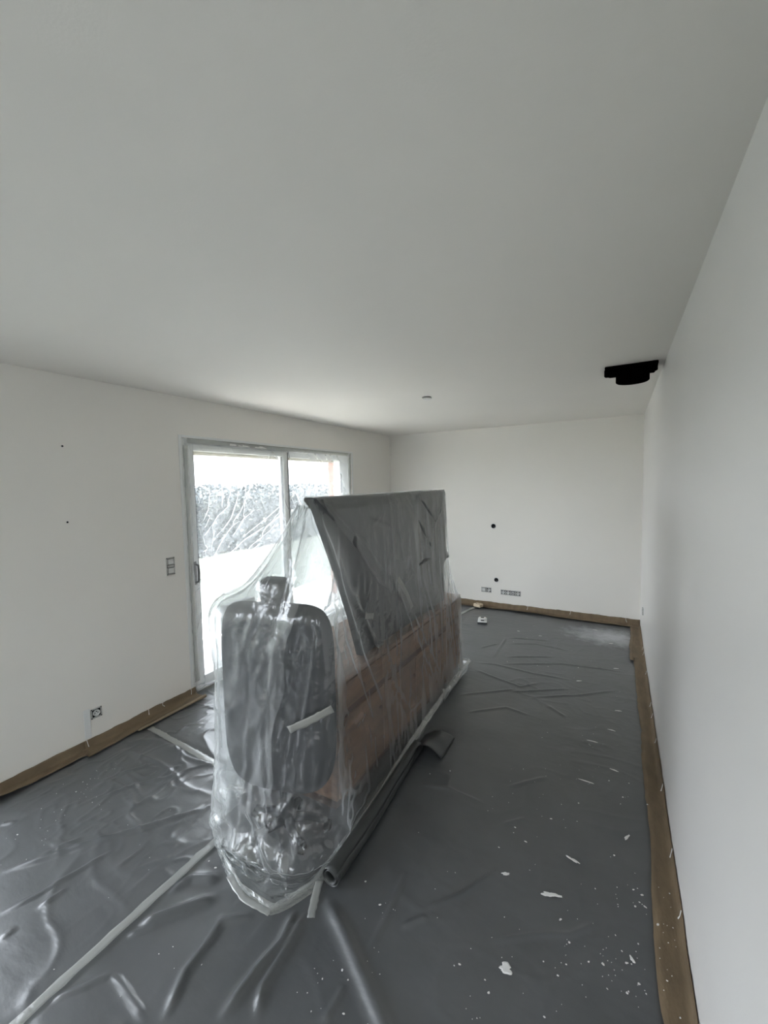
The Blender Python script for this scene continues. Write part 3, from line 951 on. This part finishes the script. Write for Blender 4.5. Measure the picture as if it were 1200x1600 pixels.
# grey cover sheet thrown over the upright panel; scalloped lower hem
ny, nt = 220, 70
yv = np.linspace(1.60, 3.37, ny)
hem_y = [1.60, 1.75, 1.95, 2.15, 2.32, 2.48, 2.60, 2.75, 2.95, 3.10, 3.22, 3.37]
hem_z = [1.68, 1.54, 1.38, 1.16, 1.05, 1.035, 1.08, 1.15, 1.17, 1.12, 1.09, 1.12]
hz_ = np.interp(yv, hem_y, hem_z)
P = np.zeros((nt, ny, 3))
for j in range(nt):
    a = j / (nt - 1)
    if a < 0.25:                                   # back flap
        z = 1.694 - (1.694 - np.maximum(hz_, 1.35)) * (1 - a / 0.25)
        x = PX - 0.028 + 0 * yv
        P[j] = np.stack([x, yv, z + 0 * yv], -1)
    elif a < 0.30:
        u = (a - 0.25) / 0.05
        P[j] = np.stack([PX - 0.028 + 0.056 * u + 0 * yv, yv, 1.6965 + 0 * yv], -1)
    else:
        u = (a - 0.30) / 0.70
        z = 1.694 - (1.694 - hz_) * u
        fold = 0.010 * np.clip(ridge_noise(yv * 5.0 + 0.6 * vnoise(yv * 2, z * 2, 3), z * 1.6, 12), 0, 1) ** 3
        for fy0, fz0, fy1, fz1, hh, ww in ((1.62, 1.69, 2.40, 1.06, .022, .030), (2.36, 1.69, 2.46, 1.06, .018, .018), (2.40, 1.69, 2.44, 1.3, .014, .012), (2.55, 1.69, 3.10, 1.14, .020, .022),
                                           (2.75, 1.69, 3.16, 1.40, .016, .018), (3.34, 1.69, 3.12, 1.42, .014, .018), (2.1, 1.55, 2.4, 1.46, .008, .010), (1.95, 1.5, 2.1, 1.36, .007, .010),
                                           (2.30, 1.62, 2.12, 1.5, .008, .010), (2.45, 1.45, 2.30, 1.2, .008, .012), (2.9, 1.60, 2.98, 1.2, .010, .014)):
            fold = fold + poly_ridge(yv, z, [(fy0, fz0), ((fy0 + fy1) / 2 + .02, (fz0 + fz1) / 2), (fy1, fz1)], hh, ww)
        roll = 0.022 * np.exp(-((z - hz_) / 0.035) ** 2)
        P[j] = np.stack([PX + 0.026 + fold * min(1, u * 8) + roll * min(1, u * 4) + 0.012 * u, yv, z], -1)
tag(grid_mesh('cover_sheet', P, M['cover'], thick=0.0012), 'dark grey plastic cover thrown over the top of the upright panel', 'cover sheet')

# dark upholstered chair back at the near end
CH = Matrix.Translation((-1.462, 1.475, 0)) @ Matrix.Rotation(math.radians(15), 4, 'Z')


def chair_part(mb, name, m, parent, smooth=True):
    bmesh.ops.transform(mb.bm, matrix=CH, verts=mb.bm.verts)
    return mb.build(name, m, parent, smooth)


ch = empty('upholstered_chair', (-1.462, 1.475, 0))
tag(ch, 'dark charcoal rounded chair back under clear film, nearest the camera', 'chair')


def superslab(w, d, z0, z1, rr, bulge, nu=48, nv=18):
    """rounded-rectangle padded slab in the xz plane"""
    mb = MB()
    b = bmesh.new()
    prof = []
    hw, hh, zc = w / 2, (z1 - z0) / 2, (z0 + z1) / 2
    for k in range(nu):
        a = 2 * math.pi * (k + 0.5) / nu
        ex = 0.34 if math.sin(a) > 0 else 0.46
        x = hw * math.copysign(abs(math.cos(a)) ** ex, math.cos(a))
        z = hh * math.copysign(abs(math.sin(a)) ** ex, math.sin(a))
        prof.append((x, z))
    rings = []
    for j in range(nv + 1):
        t = j / nv
        ang = math.pi * t
        sc = math.sin(ang) ** 0.28 if 0 < t < 1 else 0.02
        y = -math.cos(ang) * (d / 2)
        ring = [b.verts.new((x * sc, y + bulge * (1 - (x / hw) ** 2) * 0.5, zc + z * sc)) for x, z in prof]
        rings.append(ring)
    for j in range(nv):
        for k in range(nu):
            b.faces.new((rings[j][k], rings[j][(k + 1) % nu], rings[j + 1][(k + 1) % nu], rings[j + 1][k]))
    b.faces.new(rings[0][::-1])
    b.faces.new(rings[-1])
    bmesh.ops.recalc_face_normals(b, faces=b.faces)
    mb.merge(b)
    return mb


chair_part(superslab(0.60, 0.15, 0.25, 1.195, 0.1, -0.06), 'backrest', M['charcoal'], ch)
chair_part(superslab(0.13, 0.10, 1.16, 1.315, 0.03, 0.0, 28, 12), 'headrest', M['charcoal'], ch)
chair_part(MB().cyl((0.02, 0.01, 0.16), 0.035, 0.24, 'z', 20, bev=0.004), 'column', M['charcoal'], ch)
for k in range(5):
    a = 2 * math.pi * k / 5 + 0.35
    mb = MB().tube([(0.02, 0.01, 0.075), (0.02 + 0.11 * math.cos(a), 0.01 + 0.10 * math.sin(a), 0.070), (0.02 + 0.21 * math.cos(a), 0.01 + 0.14 * math.sin(a), 0.055)], [0.026, 0.02, 0.015], 10)
    lg = chair_part(mb, 'base_leg', M['charcoal'], ch)
    chair_part(MB().cyl((0.02 + 0.21 * math.cos(a), 0.01 + 0.14 * math.sin(a), 0.030), 0.024, 0.03, 'x', 16, bev=0.004), 'castor', M['blackhole'], lg)

# white board standing on edge behind the chair
wb = empty('white_board', (-2.0, 1.71, 0))
tag(wb, 'white board standing on edge under the film, left of the dark chair', 'board')
MB().box(-2.018, -1.972, 1.60, 1.82, 0.012, 1.07, 0.003).build('core', M['board'], wb)
MB().box(-2.020, -1.970, 1.597, 1.601, 0.012, 1.07).build('edge_strip', M['board'], wb)

# ------------------------------------------------------------------ clear film over the furniture (relaxed as cloth)
OUT = [(-1.814, 1.327, 0), (-1.637, 1.231, 0), (-1.417, 1.153, 0), (-1.22, 1.15, 0), (-1.19, 1.20, 0), (-1.135, 1.324, 0), (-1.145, 1.55, 0), (-1.15, 1.90, 0.0), (-1.165, 2.2, 0.03),
       (-1.172, 2.45, 0.05), (-1.19, 2.75, 0.05), (-1.20, 2.99, 0.05), (-1.205, 3.34, 0.06), (-1.205, 3.72, 0.07), (-1.26, 3.80, 0.03), (-1.55, 3.86, 0), (-1.9, 3.86, 0), (-2.10, 3.7, 0), (-2.15, 3.2, 0),
       (-2.15, 2.6, 0), (-2.15, 2.0, 0), (-2.12, 1.70, 0), (-2.0, 1.47, 0)]
N, MR = 360, 130
o_ = np.array(OUT + [OUT[0]], float)
sl = np.r_[0, np.cumsum(np.linalg.norm(np.diff(o_, axis=0), axis=1))]
LOOP = sl[-1]
s = np.linspace(0, LOOP, N, endpoint=False)
base = np.stack([np.interp(s, sl, o_[:, k]) for k in range(3)], -1)
base[:, 2] += 0.004
ry = np.interp(base[:, 1], [1.15, 1.62, 3.34, 3.86], [1.605, 1.66, 3.33, 3.365])
ridge = np.stack([np.where(base[:, 0] > -1.30, PX + 0.03, PX - 0.03), ry, np.full(N, 1.702)], -1)
P = np.zeros((MR, N, 3))                            # filled below: film pulled taut over what it covers

def rot_into(p, c, deg):
    a = math.radians(-deg)
    q = p - np.array(c)
    return np.stack([q[..., 0] * math.cos(a) - q[..., 1] * math.sin(a), q[..., 0] * math.sin(a) + q[..., 1] * math.cos(a), q[..., 2]], -1)


BOXES = [((PX, 2.485, 1.20), (0.045, 0.875, 0.492), 0, 0.004), ((PX + 0.012, 2.2, 1.35), (0.05, 0.55, 0.30), 0, 0.03),
         (((SBX0 + SBX1) / 2, (SBY0 + SBY1) / 2, 0.36), ((SBX1 - SBX0) / 2 + 0.008, (SBY1 - SBY0) / 2 + 0.004, 0.386), 0, 0.01),
         ((-1.462, 1.475, 0.722), (0.312, 0.098, 0.485), 15, 0.08), ((-1.455, 1.48, 1.24), (0.075, 0.06, 0.085), 15, 0.05),
         ((-1.995, 1.71, 0.54), (0.032, 0.122, 0.545), 0, 0.01)]


def collide(P):
    for c, hlf, deg, rad in BOXES:
        q = rot_into(P, c, deg)
        hb = np.array(hlf) - rad
        e = np.abs(q) - hb
        outer = np.maximum(e, 0)
        dist = np.linalg.norm(outer, axis=-1) + np.minimum(e.max(-1), 0) - rad
        inside = dist < 0
        if not inside.any():
            continue
        g = np.where((e.max(-1) > 0)[..., None], outer * np.sign(q), np.sign(q) * (e == e.max(-1, keepdims=True)))
        nrm = np.linalg.norm(g, axis=-1, keepdims=True) + 1e-9
        g = g / nrm
        a = math.radians(deg)
        gw = np.stack([g[..., 0] * math.cos(a) - g[..., 1] * math.sin(a), g[..., 0] * math.sin(a) + g[..., 1] * math.cos(a), g[..., 2]], -1)
        P -= gw * (np.minimum(dist, 0))[..., None]
    P[..., 2] = np.maximum(P[..., 2], 0.008)
    return P


def top_height(x, y):
    """height of the covered things at a point of the plan"""
    h = np.zeros_like(x)
    q = np.stack([x, y, np.zeros_like(x)], -1)
    for c, hlf, deg, rad in BOXES:
        l = rot_into(q, (c[0], c[1], 0), deg)
        ex = np.maximum(np.abs(l[..., 0]) - (hlf[0] - rad), 0)
        ey = np.maximum(np.abs(l[..., 1]) - (hlf[1] - rad), 0)
        d = np.hypot(ex, ey)
        z = c[2] + hlf[2] - rad + np.sqrt(np.maximum(rad * rad - d * d, 0))
        h = np.where(d < rad, np.maximum(h, z), h)
    return h


NS = 161
for j in range(N):
    u = np.linspace(0, 1, NS)
    lx = base[j, 0] + (ridge[j, 0] - base[j, 0]) * u
    ly = base[j, 1] + (ridge[j, 1] - base[j, 1]) * u
    hh = top_height(lx, ly)
    hh[0], hh[-1] = base[j, 2], ridge[j, 2]
    hh = np.minimum(hh, 1.702)
    L = np.hypot(ridge[j, 0] - base[j, 0], ridge[j, 1] - base[j, 1]) * u
    st = []                                        # upper hull of the profile
    for k in range(NS):
        while len(st) >= 2 and (hh[st[-1]] - hh[st[-2]]) * (L[k] - L[st[-2]]) <= (hh[k] - hh[st[-2]]) * (L[st[-1]] - L[st[-2]]):
            st.pop()
        st.append(k)
    st = np.array(st)
    ax = np.r_[0, np.cumsum(np.hypot(np.diff(L[st]), np.diff(hh[st])))]
    g = np.linspace(0, ax[-1], MR)
    for k, arr in enumerate((lx, ly, hh)):
        P[:, j, k] = np.interp(g, ax, arr[st])
for _ in range(14):                                # even it out a little
    Q = 0.25 * (np.roll(P, 1, 1) + np.roll(P, -1, 1))
    Q[1:-1] += 0.25 * (P[2:] + P[:-2])
    P[1:-1] = Q[1:-1]
    P = collide(P)
    P[0], P[-1] = base, ridge
# gather towards taped pinch points
for (px_, py_, pz_, r_, k_) in ((-1.22, 1.94, 1.02, 0.16, 0.55), (-1.22, 2.36, 1.05, 0.14, 0.5), (-1.2, 2.99, 0.10, 0.2, 0.5), (-1.2, 3.18, 1.12, 0.14, 0.5), (-1.28, 1.36, 0.72, 0.14, 0.4)):
    d2 = ((P - np.array([px_, py_, pz_])) ** 2).sum(-1)
    w = (k_ * np.exp(-d2 / (r_ * r_)))[..., None]
    w[0] = 0
    w[-1] = 0
    P += (np.array([px_, py_, pz_]) - P) * w * np.array([0.3, 1, 0.6])
RH = np.linalg.norm(np.roll(P, -1, 1) - P, axis=-1)
RV = np.linalg.norm(P[1:] - P[:-1], axis=-1)
RD = np.linalg.norm(np.roll(P, -1, 1)[1:] - P[:-1], axis=-1)
RE = np.linalg.norm(np.roll(P, 1, 1)[1:] - P[:-1], axis=-1)
S2, T2 = np.meshgrid(s, np.linspace(0, 1, MR))
slack = 1.05 + 0.03 * vnoise(S2 * 2, T2 * 3, 77)
RH *= slack
RV *= 1.012
RD *= 1.022
RE *= 1.022
# seed folds: streaks that run down the film
gx = np.roll(P, -1, 1) - np.roll(P, 1, 1)
gz = np.gradient(P, axis=0)
nr = np.cross(gx, gz)
nr /= np.linalg.norm(nr, axis=-1, keepdims=True) + 1e-9
cen = np.array([-1.55, 2.5, 0.6])
nr *= np.sign((nr * (P - cen)).sum(-1, keepdims=True))
env = np.sin(np.pi * np.clip(T2, 0, 1)) ** 0.5
skew = S2 + 0.10 * vnoise(S2 * 1.5, T2 * 2, 5)
streak = 0.012 * ridge_noise(skew * 5, T2 * 1.3, 21) + 0.009 * ridge_noise(skew * 11, T2 * 2.2, 22) + 0.006 * ridge_noise(skew * 22, T2 * 4, 23) + 0.005 * vnoise(S2 * 30, T2 * 22, 24)
P = P + nr * (env * streak)[..., None]
P = collide(P)
V0 = P.copy()


def satisfy(A, B, rest, k):
    d = B - A
    L = np.linalg.norm(d, axis=-1, keepdims=True) + 1e-9
    c = d * (0.5 * k * (1 - rest[..., None] / L))
    return c


P = P.astype(np.float32)
RH, RV, RD, RE = (a.astype(np.float32) for a in (RH, RV, RD, RE))
prev = P.copy()
for it in range(90):
    vel = (P - prev) * 0.96
    prev = P.copy()
    P = P + vel
    P[..., 2] -= 0.00035
    for _ in range(2):
        for par in (0, 1):
            i0 = np.arange(par, N, 2)
            i1 = (i0 + 1) % N
            c = satisfy(P[:, i0], P[:, i1], RH[:, i0], 1.0)
            P[:, i0] += c
            P[:, i1] -= c
            c = satisfy(P[par:-1:2], P[par + 1::2], RV[par::2], 1.0)
            P[par:-1:2] += c
            P[par + 1::2] -= c
            nx_ = np.roll(P, -1, 1)
            c = satisfy(P[par:-1:2], nx_[par + 1::2], RD[par::2], 0.35)
            P[par:-1:2] += c
            P[par + 1::2] -= np.roll(c, 1, 1)
            nx_ = np.roll(P, 1, 1)
            c = satisfy(P[par:-1:2], nx_[par + 1::2], RE[par::2], 0.35)
            P[par:-1:2] += c
            P[par + 1::2] -= np.roll(c, -1, 1)
        P[0], P[-1] = base, ridge
    P = collide(P)
P = P.astype(float)
Q = P.copy()
Q[1:-1] = 0.6 * P[1:-1] + 0.1 * (P[2:] + P[:-2] + np.roll(P, 1, 1)[1:-1] + np.roll(P, -1, 1)[1:-1])
P = Q
for _ in range(9):
    Q = P.copy()
    Q[1:-1] = 0.4 * P[1:-1] + 0.15 * (P[2:] + P[:-2] + np.roll(P, 1, 1)[1:-1] + np.roll(P, -1, 1)[1:-1])
    P = Q
P = collide(P)
gx = np.roll(P, -2, 1) - np.roll(P, 2, 1)
gz = np.gradient(P, axis=0)
nr = np.cross(gx, gz)
nr /= np.linalg.norm(nr, axis=-1, keepdims=True) + 1e-9
nr *= np.sign((nr * (P - cen)).sum(-1, keepdims=True))
# sharp named folds on the long front, streaky creases everywhere, crumpled surplus at the near foot
FF = [[(1.595, 1.628), (1.677, 1.365), (1.77, 1.146), (1.924, 0.739), (2.093, 0.394)], [(2.393, 1.047), (2.557, 0.669), (2.891, 0.25)], [(2.467, 0.964), (2.72, 0.613), (3.023, 0.22)],
      [(1.937, 1.022), (2.104, 0.667)], [(1.937, 1.022), (1.832, 0.883)], [(1.937, 1.022), (1.815, 1.203)], [(1.937, 1.022), (2.051, 1.205)], [(3.19, 1.044), (3.163, 0.622), (3.122, 0.205)],
      [(3.28, 1.027), (3.362, 0.562), (3.384, 0.154)], [(1.692, 0.491), (1.812, 0.462), (1.913, 0.484)], [(1.518, 1.257), (1.659, 0.978), (1.82, 0.638)], [(1.844, 1.161), (2.036, 0.848), (2.101, 0.589)],
      [(2.565, 0.893), (2.608, 0.605), (2.791, 0.243)], [(1.621, 1.312), (1.714, 0.959), (1.979, 0.374)], [(1.643, 0.652), (1.811, 0.426), (2.086, 0.237)], [(2.196, 0.548), (2.439, 0.22), (2.649, 0.211)],
      [(1.734, 1.389), (1.819, 1.167), (1.904, 1.039)], [(2.111, 0.822), (2.2, 0.629), (2.259, 0.395)], [(3.584, 0.555), (3.633, 0.299), (3.723, 0.081)], [(2.795, 1.072), (2.907, 0.75), (2.946, 0.33)]]
front = np.clip((P[..., 0] + 1.32) / 0.04, 0, 1)
disp = np.zeros(P.shape[:2])
for i, l in enumerate(FF):
    disp += front * poly_ridge(P[..., 1], P[..., 2], l, 0.022 if i in (0, 1, 10, 13) else 0.013, 0.016 if i in (0, 13) else 0.011)
nearend = np.clip((1.75 - P[..., 1]) / 0.3, 0, 1)
sk2 = S2 + 0.07 * vnoise(S2 * 2, T2 * 3, 15)
disp += 0.010 * env * np.clip(ridge_noise(sk2 * 9, T2 * 1.8, 31), 0, 1) ** 4
disp += 0.007 * env * np.clip(ridge_noise(sk2 * 17 + T2 * 5, T2 * 3.5, 32), 0, 1) ** 4
disp += 0.009 * nearend * env * np.clip(ridge_noise(sk2 * 14 - T2 * 9, T2 * 6, 33), 0, 1) ** 3
low = np.exp(-(P[..., 2] / 0.30) ** 2) * np.clip(P[..., 2] / 0.03, 0, 1) * np.clip((1.9 - P[..., 1]) / 0.4, 0, 1)
crum = np.clip(ridge_noise(S2 * 8 + 0.5 * vnoise(S2 * 5, T2 * 12, 3), T2 * 14, 41), 0, 1) + 0.8 * np.clip(ridge_noise(S2 * 15 + T2 * 9, T2 * 22, 42), 0, 1)
disp += 0.030 * low * crum
P = P + nr * disp[..., None]
P[..., 2] = np.maximum(P[..., 2], 0.008)
P[0], P[-1] = base, ridge
FILM = P
fr_root = empty('furniture_film', (-1.6, 2.5, 0))
tag(fr_root, 'clear plastic film draped and taped over the furniture in the middle of the room', 'plastic film')
of = grid_mesh('film', FILM, M['film'], fr_root, closed=True)
md = of.modifiers.new('smooth', 'SUBSURF')
md.levels = md.render_levels = 1
# a second, overlapping piece of film round the near end and the side towards the door
j1 = int(np.argmin(np.abs(s - sl[2] - 0.03)))
j0 = int(np.argmin(np.abs(s - sl[19]))) - N
gx = np.roll(FILM, -2, 1) - np.roll(FILM, 2, 1)
gz = np.gradient(FILM, axis=0)
n2_ = np.cross(gx, gz)
n2_ /= np.linalg.norm(n2_, axis=-1, keepdims=True) + 1e-9
n2_ *= np.sign((n2_ * (FILM - cen)).sum(-1, keepdims=True))
off2 = 0.012 + 0.010 * ridge_noise(sk2 * 7, T2 * 2.6, 91) + 0.008 * ridge_noise(sk2 * 16 + T2 * 6, T2 * 6, 92)
LF = FILM + n2_ * np.clip(off2, 0.004, 0.03)[..., None]
tr_ = np.linspace(0, 1, MR)
end_ = j1 + 9 * vnoise(tr_ * 3.5, tr_ * 0, 93) + 4 * vnoise(tr_ * 12, tr_ * 0, 94) + 10 * np.clip(0.35 - tr_, 0, 1) * 3
L2 = np.zeros((MR - 5, j1 - j0, 3))
for r in range(MR - 5):
    f_ = np.linspace(j0, end_[r + 3], j1 - j0)
    i_ = np.floor(f_).astype(int)
    w_ = (f_ - i_)[:, None]
    L2[r] = LF[r + 3, i_ % N] * (1 - w_) + LF[r + 3, (i_ + 1) % N] * w_
L2[..., 2] = np.maximum(L2[..., 2], 0.010)
o2 = grid_mesh('film_overlap', L2, M['film'], fr_root)
# hem: milky taped border along the floor
hem0 = base.copy()
cen2 = np.array([-1.6, 2.5])
dv = base[:, :2] - np.roll(base, 1, 0)[:, :2]
nv_ = np.stack([dv[:, 1], -dv[:, 0]], -1)
nv_ /= np.linalg.norm(nv_, axis=1)[:, None] + 1e-9
HM = []
for a, z in ((-0.010, 0.024), (0.0, 0.010), (0.008, 0.006), (0.018, 0.006)):
    q = base.copy()
    wob_ = 1 + 0.5 * vnoise(s * 4, s * 0 + 2, 8)
    q[:, :2] += nv_ * (a * wob_)[:, None]
    q[:, 2] = np.maximum(0.006, base[:, 2] + z - 0.006 + 0.004 * vnoise(s * 14, s * 0 + a * 40, 9))
    HM.append(q)
grid_mesh('taped_hem', np.array(HM), M['hem'], fr_root, closed=True, thick=0.0006)


def on_film(p):
    """the outermost film point on the line from where the photographer stood to p"""
    c = np.array([0, 0, 1.756])
    d = np.array(p) - c
    d /= np.linalg.norm(d)
    q = FILM - c
    along = q @ d
    off = np.linalg.norm(q - along[..., None] * d, axis=-1)
    cand = np.where(off < 0.02, along, 99)
    i = np.unravel_index(np.argmin(cand), cand.shape)
    return c + d * along[i]


def film_tape(pts, width, label, m='greytape', up=(1, -0.25, 0.1), off=0.010, seed=1):
    U = np.array(up, float)
    U /= np.linalg.norm(U)
    e0, e1 = on_film(pts[0]), on_film(pts[-1])
    q = [e0 + (e1 - e0) * k / 3 + U * (off + 0.012 * math.sin(k / 3 * math.pi)) for k in range(4)]
    tag(ribbon('tape_strip', q, width, M[m], 0.002, up=tuple(U), n=14, wob=0.001, seed=seed), label, 'tape')


film_tape([(-1.2, 1.258, 0.74), (-1.2, 1.33, 0.745), (-1.2, 1.43, 0.73), (-1.2, 1.56, 0.683)], 0.036, 'loose grey-white tape strip across the film beside the dark chair', up=(0.75, -0.65, 0.1), off=0.02, seed=11)
film_tape([(-1.2, 2.261, 1.17), (-1.2, 2.36, 1.05), (-1.2, 2.454, 0.926)], 0.034, 'grey tape strip hanging down from the middle of the grey cover hem', seed=12)
film_tape([(-1.2, 1.87, 1.045), (-1.2, 1.955, 1.018)], 0.036, 'short grey tape piece pinching the film left of the hem strip', seed=13)
film_tape([(-1.2, 2.99, 0.13), (-1.19, 2.97, 0.06)], 0.03, 'small tape piece pinching the film hem low on the front', seed=14)
tag(ribbon('tape_strip', [(-1.125, 1.335, 0.012), (-1.085, 1.25, 0.008), (-1.06, 1.20, 0.007)], 0.032, M['tape'], 0.004, n=12, seed=15),
    'short clear tape strip on the floor beside the open end of the rolled sheet', 'tape')
tag(ribbon('tape_strip', [(-1.50, 1.165, 0.008), (-1.36, 1.12, 0.010), (-1.215, 1.130, 0.012)], 0.028, M['tape'], 0.008, n=16, seed=16),
    'clear tape strip sticking out from the lowest film corner', 'tape')

# ------------------------------------------------------------------ rolled spare sheet beside the furniture
ang = np.linspace(0, 2 * math.pi * 2.1, 70)
rad = 0.024 + 0.021 * ang / ang[-1]
ln = np.linspace(0, 1, 40)
RP = np.zeros((40, 70, 3))
for i, u in enumerate(ln):
    x0 = -1.072 + (-1.118 + 1.072) * u + 0.006 * math.sin(5 * u)
    k = 1 - 0.12 * u
    RP[i, :, 0] = x0 + rad * k * np.cos(ang) + 0.002 * vnoise(ang * 1.2, ang * 0 + u * 9, 4)
    RP[i, :, 1] = 1.345 + 1.02 * u
    RP[i, :, 2] = 0.052 * k + rad * k * np.sin(ang) * 0.95
rl = empty('rolled_sheet', (-1.09, 1.85, 0))
tag(rl, 'rolled dark grey plastic sheet lying along the film hem', 'plastic roll')
grid_mesh('roll', RP, M['cover'], rl, thick=0.0015)
u_, v_ = np.meshgrid(np.linspace(0, 1, 18), np.linspace(0, 1, 18))
FX = -1.15 + 0.20 * u_
FY = 2.28 + 0.26 * v_ + 0.06 * u_
FZ = 0.012 + 0.085 * np.sin(np.pi * np.clip(u_, 0, 1)) * (1 - 0.5 * v_) + 0.01 * vnoise(u_ * 3, v_ * 3, 6)
grid_mesh('loose_flap', np.stack([FX, FY, FZ], -1), M['cover'], rl, thick=0.0012)

# ------------------------------------------------------------------ masking film on the sliding door
fy0, fy1, fz0, fz1 = DY0 + 0.03, DY1 - 0.02, 0.02, DZ - 0.01
ncol, nrow = 430, 380
Y, Z = np.meshgrid(np.linspace(fy0, fy1, ncol), np.linspace(fz0, fz1, nrow))
D = np.zeros_like(Y)
LN = [[(2.37, 1.06), (2.47, 1.12), (2.80, 1.31), (3.30, 1.56)], [(2.42, 1.06), (2.76, 1.26), (3.32, 1.47)], [(2.62, 1.05), (2.88, 1.21), (3.2, 1.36)],
      [(2.35, 1.08), (2.47, 1.23), (2.60, 1.39), (2.76, 1.58), (2.90, 1.79)], [(2.43, 1.24), (2.60, 1.39), (2.93, 1.54)], [(2.32, 1.34), (2.47, 1.51), (2.63, 1.62)],
      [(2.31, 1.44), (2.38, 1.56), (2.42, 1.76)], [(2.33, 1.41), (2.40, 1.52)], [(2.45, 1.32), (2.62, 1.48), (2.73, 1.71)], [(2.52, 1.54), (2.54, 1.71), (2.52, 1.83)],
      [(2.58, 1.60), (2.65, 1.77)], [(2.30, 1.22), (2.36, 1.24)], [(2.28, 1.70), (2.31, 1.62)], [(2.36, 0.90), (2.52, 1.02), (2.74, 1.18)], [(2.37, 0.50), (2.44, 0.72), (2.55, 0.90)],
      [(2.40, 0.35), (2.50, 0.60), (2.62, 0.85)], [(2.36, 0.95), (2.7, 1.1), (3.0, 1.2)], [(2.3, 0.3), (2.36, 0.6), (2.46, 0.85)], [(2.7, 1.45), (2.8, 1.7), (2.85, 1.9)],
      [(2.62, 1.3), (2.75, 1.45), (2.8, 1.62)], [(3.55, 1.98), (3.72, 1.85), (3.8, 1.75)], [(3.5, 1.7), (3.62, 1.5), (3.7, 1.35)], [(3.52, 1.62), (3.65, 1.4)], [(3.6, 1.98), (3.75, 1.88)],
      [(2.34, 1.0), (2.5, 1.0), (2.7, 1.05)], [(2.34, 0.98), (2.45, 0.8), (2.6, 0.62)], [(2.9, 1.2), (3.1, 1.4), (3.3, 1.52)]]
for i, l in enumerate(LN):
    D += poly_ridge(Y, Z, l, 0.020 + 0.008 * (i % 3), 0.011 + 0.004 * (i % 2))
# knot of gathered film by the handle, and random fine creases fanning out from it
r_ = np.hypot(Y - 2.33, Z - 0.98)
th = np.arctan2(Z - 0.98, Y - 2.33)
fan = np.clip(ridge_noise(th * 7 + 0.4 * vnoise(r_ * 3, th * 3, 4), r_ * 1.3, 61), 0, 1) ** 4
D += 0.010 * fan * np.exp(-(r_ / 0.75) ** 2)
D += 0.004 * np.clip(ridge_noise(Y * 9 + 0.5 * Z * 9, Z * 3.2, 62), 0, 1) ** 4
D += 0.012 * np.exp(-(r_ / 0.10) ** 2) * (1 + vnoise(Y * 40, Z * 40, 63))
D += 0.05 * np.exp(-((Z - 0.06) / 0.07) ** 2) * (1 + 0.6 * vnoise(Y * 9, Z * 14, 64) + 0.5 * vnoise(Y * 25, Z * 22, 65)) * np.clip((Z - fz0) / 0.05, 0, 1)
D += 0.03 * np.exp(-(((Y - DY0 - 0.09) / 0.07) ** 2 + ((Z - 1.03) / 0.13) ** 2))
edge = np.minimum.reduce([(Y - fy0), (fy1 - Y), (fz1 - Z)])
D *= np.clip(edge / 0.05, 0.1, 1)
# scalloped, not perfectly straight border
dfm = grid_mesh('door_film', np.stack([XL - 0.016 + D, Y + 0.010 * vnoise(Z * 7, Y * 0, 71) * (np.abs(Y - (fy0 + fy1) / 2) / 1.2) ** 8, Z + 0.008 * vnoise(Y * 7, Y * 0, 72) * ((Z - 1) / 1.1) ** 8], -1), M['doorfilm'])
tag(dfm, 'creased translucent masking film taped over the sliding glass door', 'plastic film')
for lab, pts in (('milky tape strip along the top of the door film', [(XL - 0.012, DY0 + 0.06, DZ - 0.02), (XL - 0.012, DY1 - 0.06, DZ - 0.02)]),
                 ('milky tape strip down the left side of the door film', [(XL - 0.012, DY0 + 0.042, 0.10), (XL - 0.012, DY0 + 0.042, DZ - 0.06)]),
                 ('milky tape strip down the right side of the door film', [(XL - 0.012, DY1 - 0.04, 0.10), (XL - 0.012, DY1 - 0.04, DZ - 0.06)])):
    tag(ribbon('tape_strip', pts, 0.045, M['tape'], 0.002, up=(1, 0, 0), n=60, wob=0.002, seed=len(lab)), lab, 'tape')
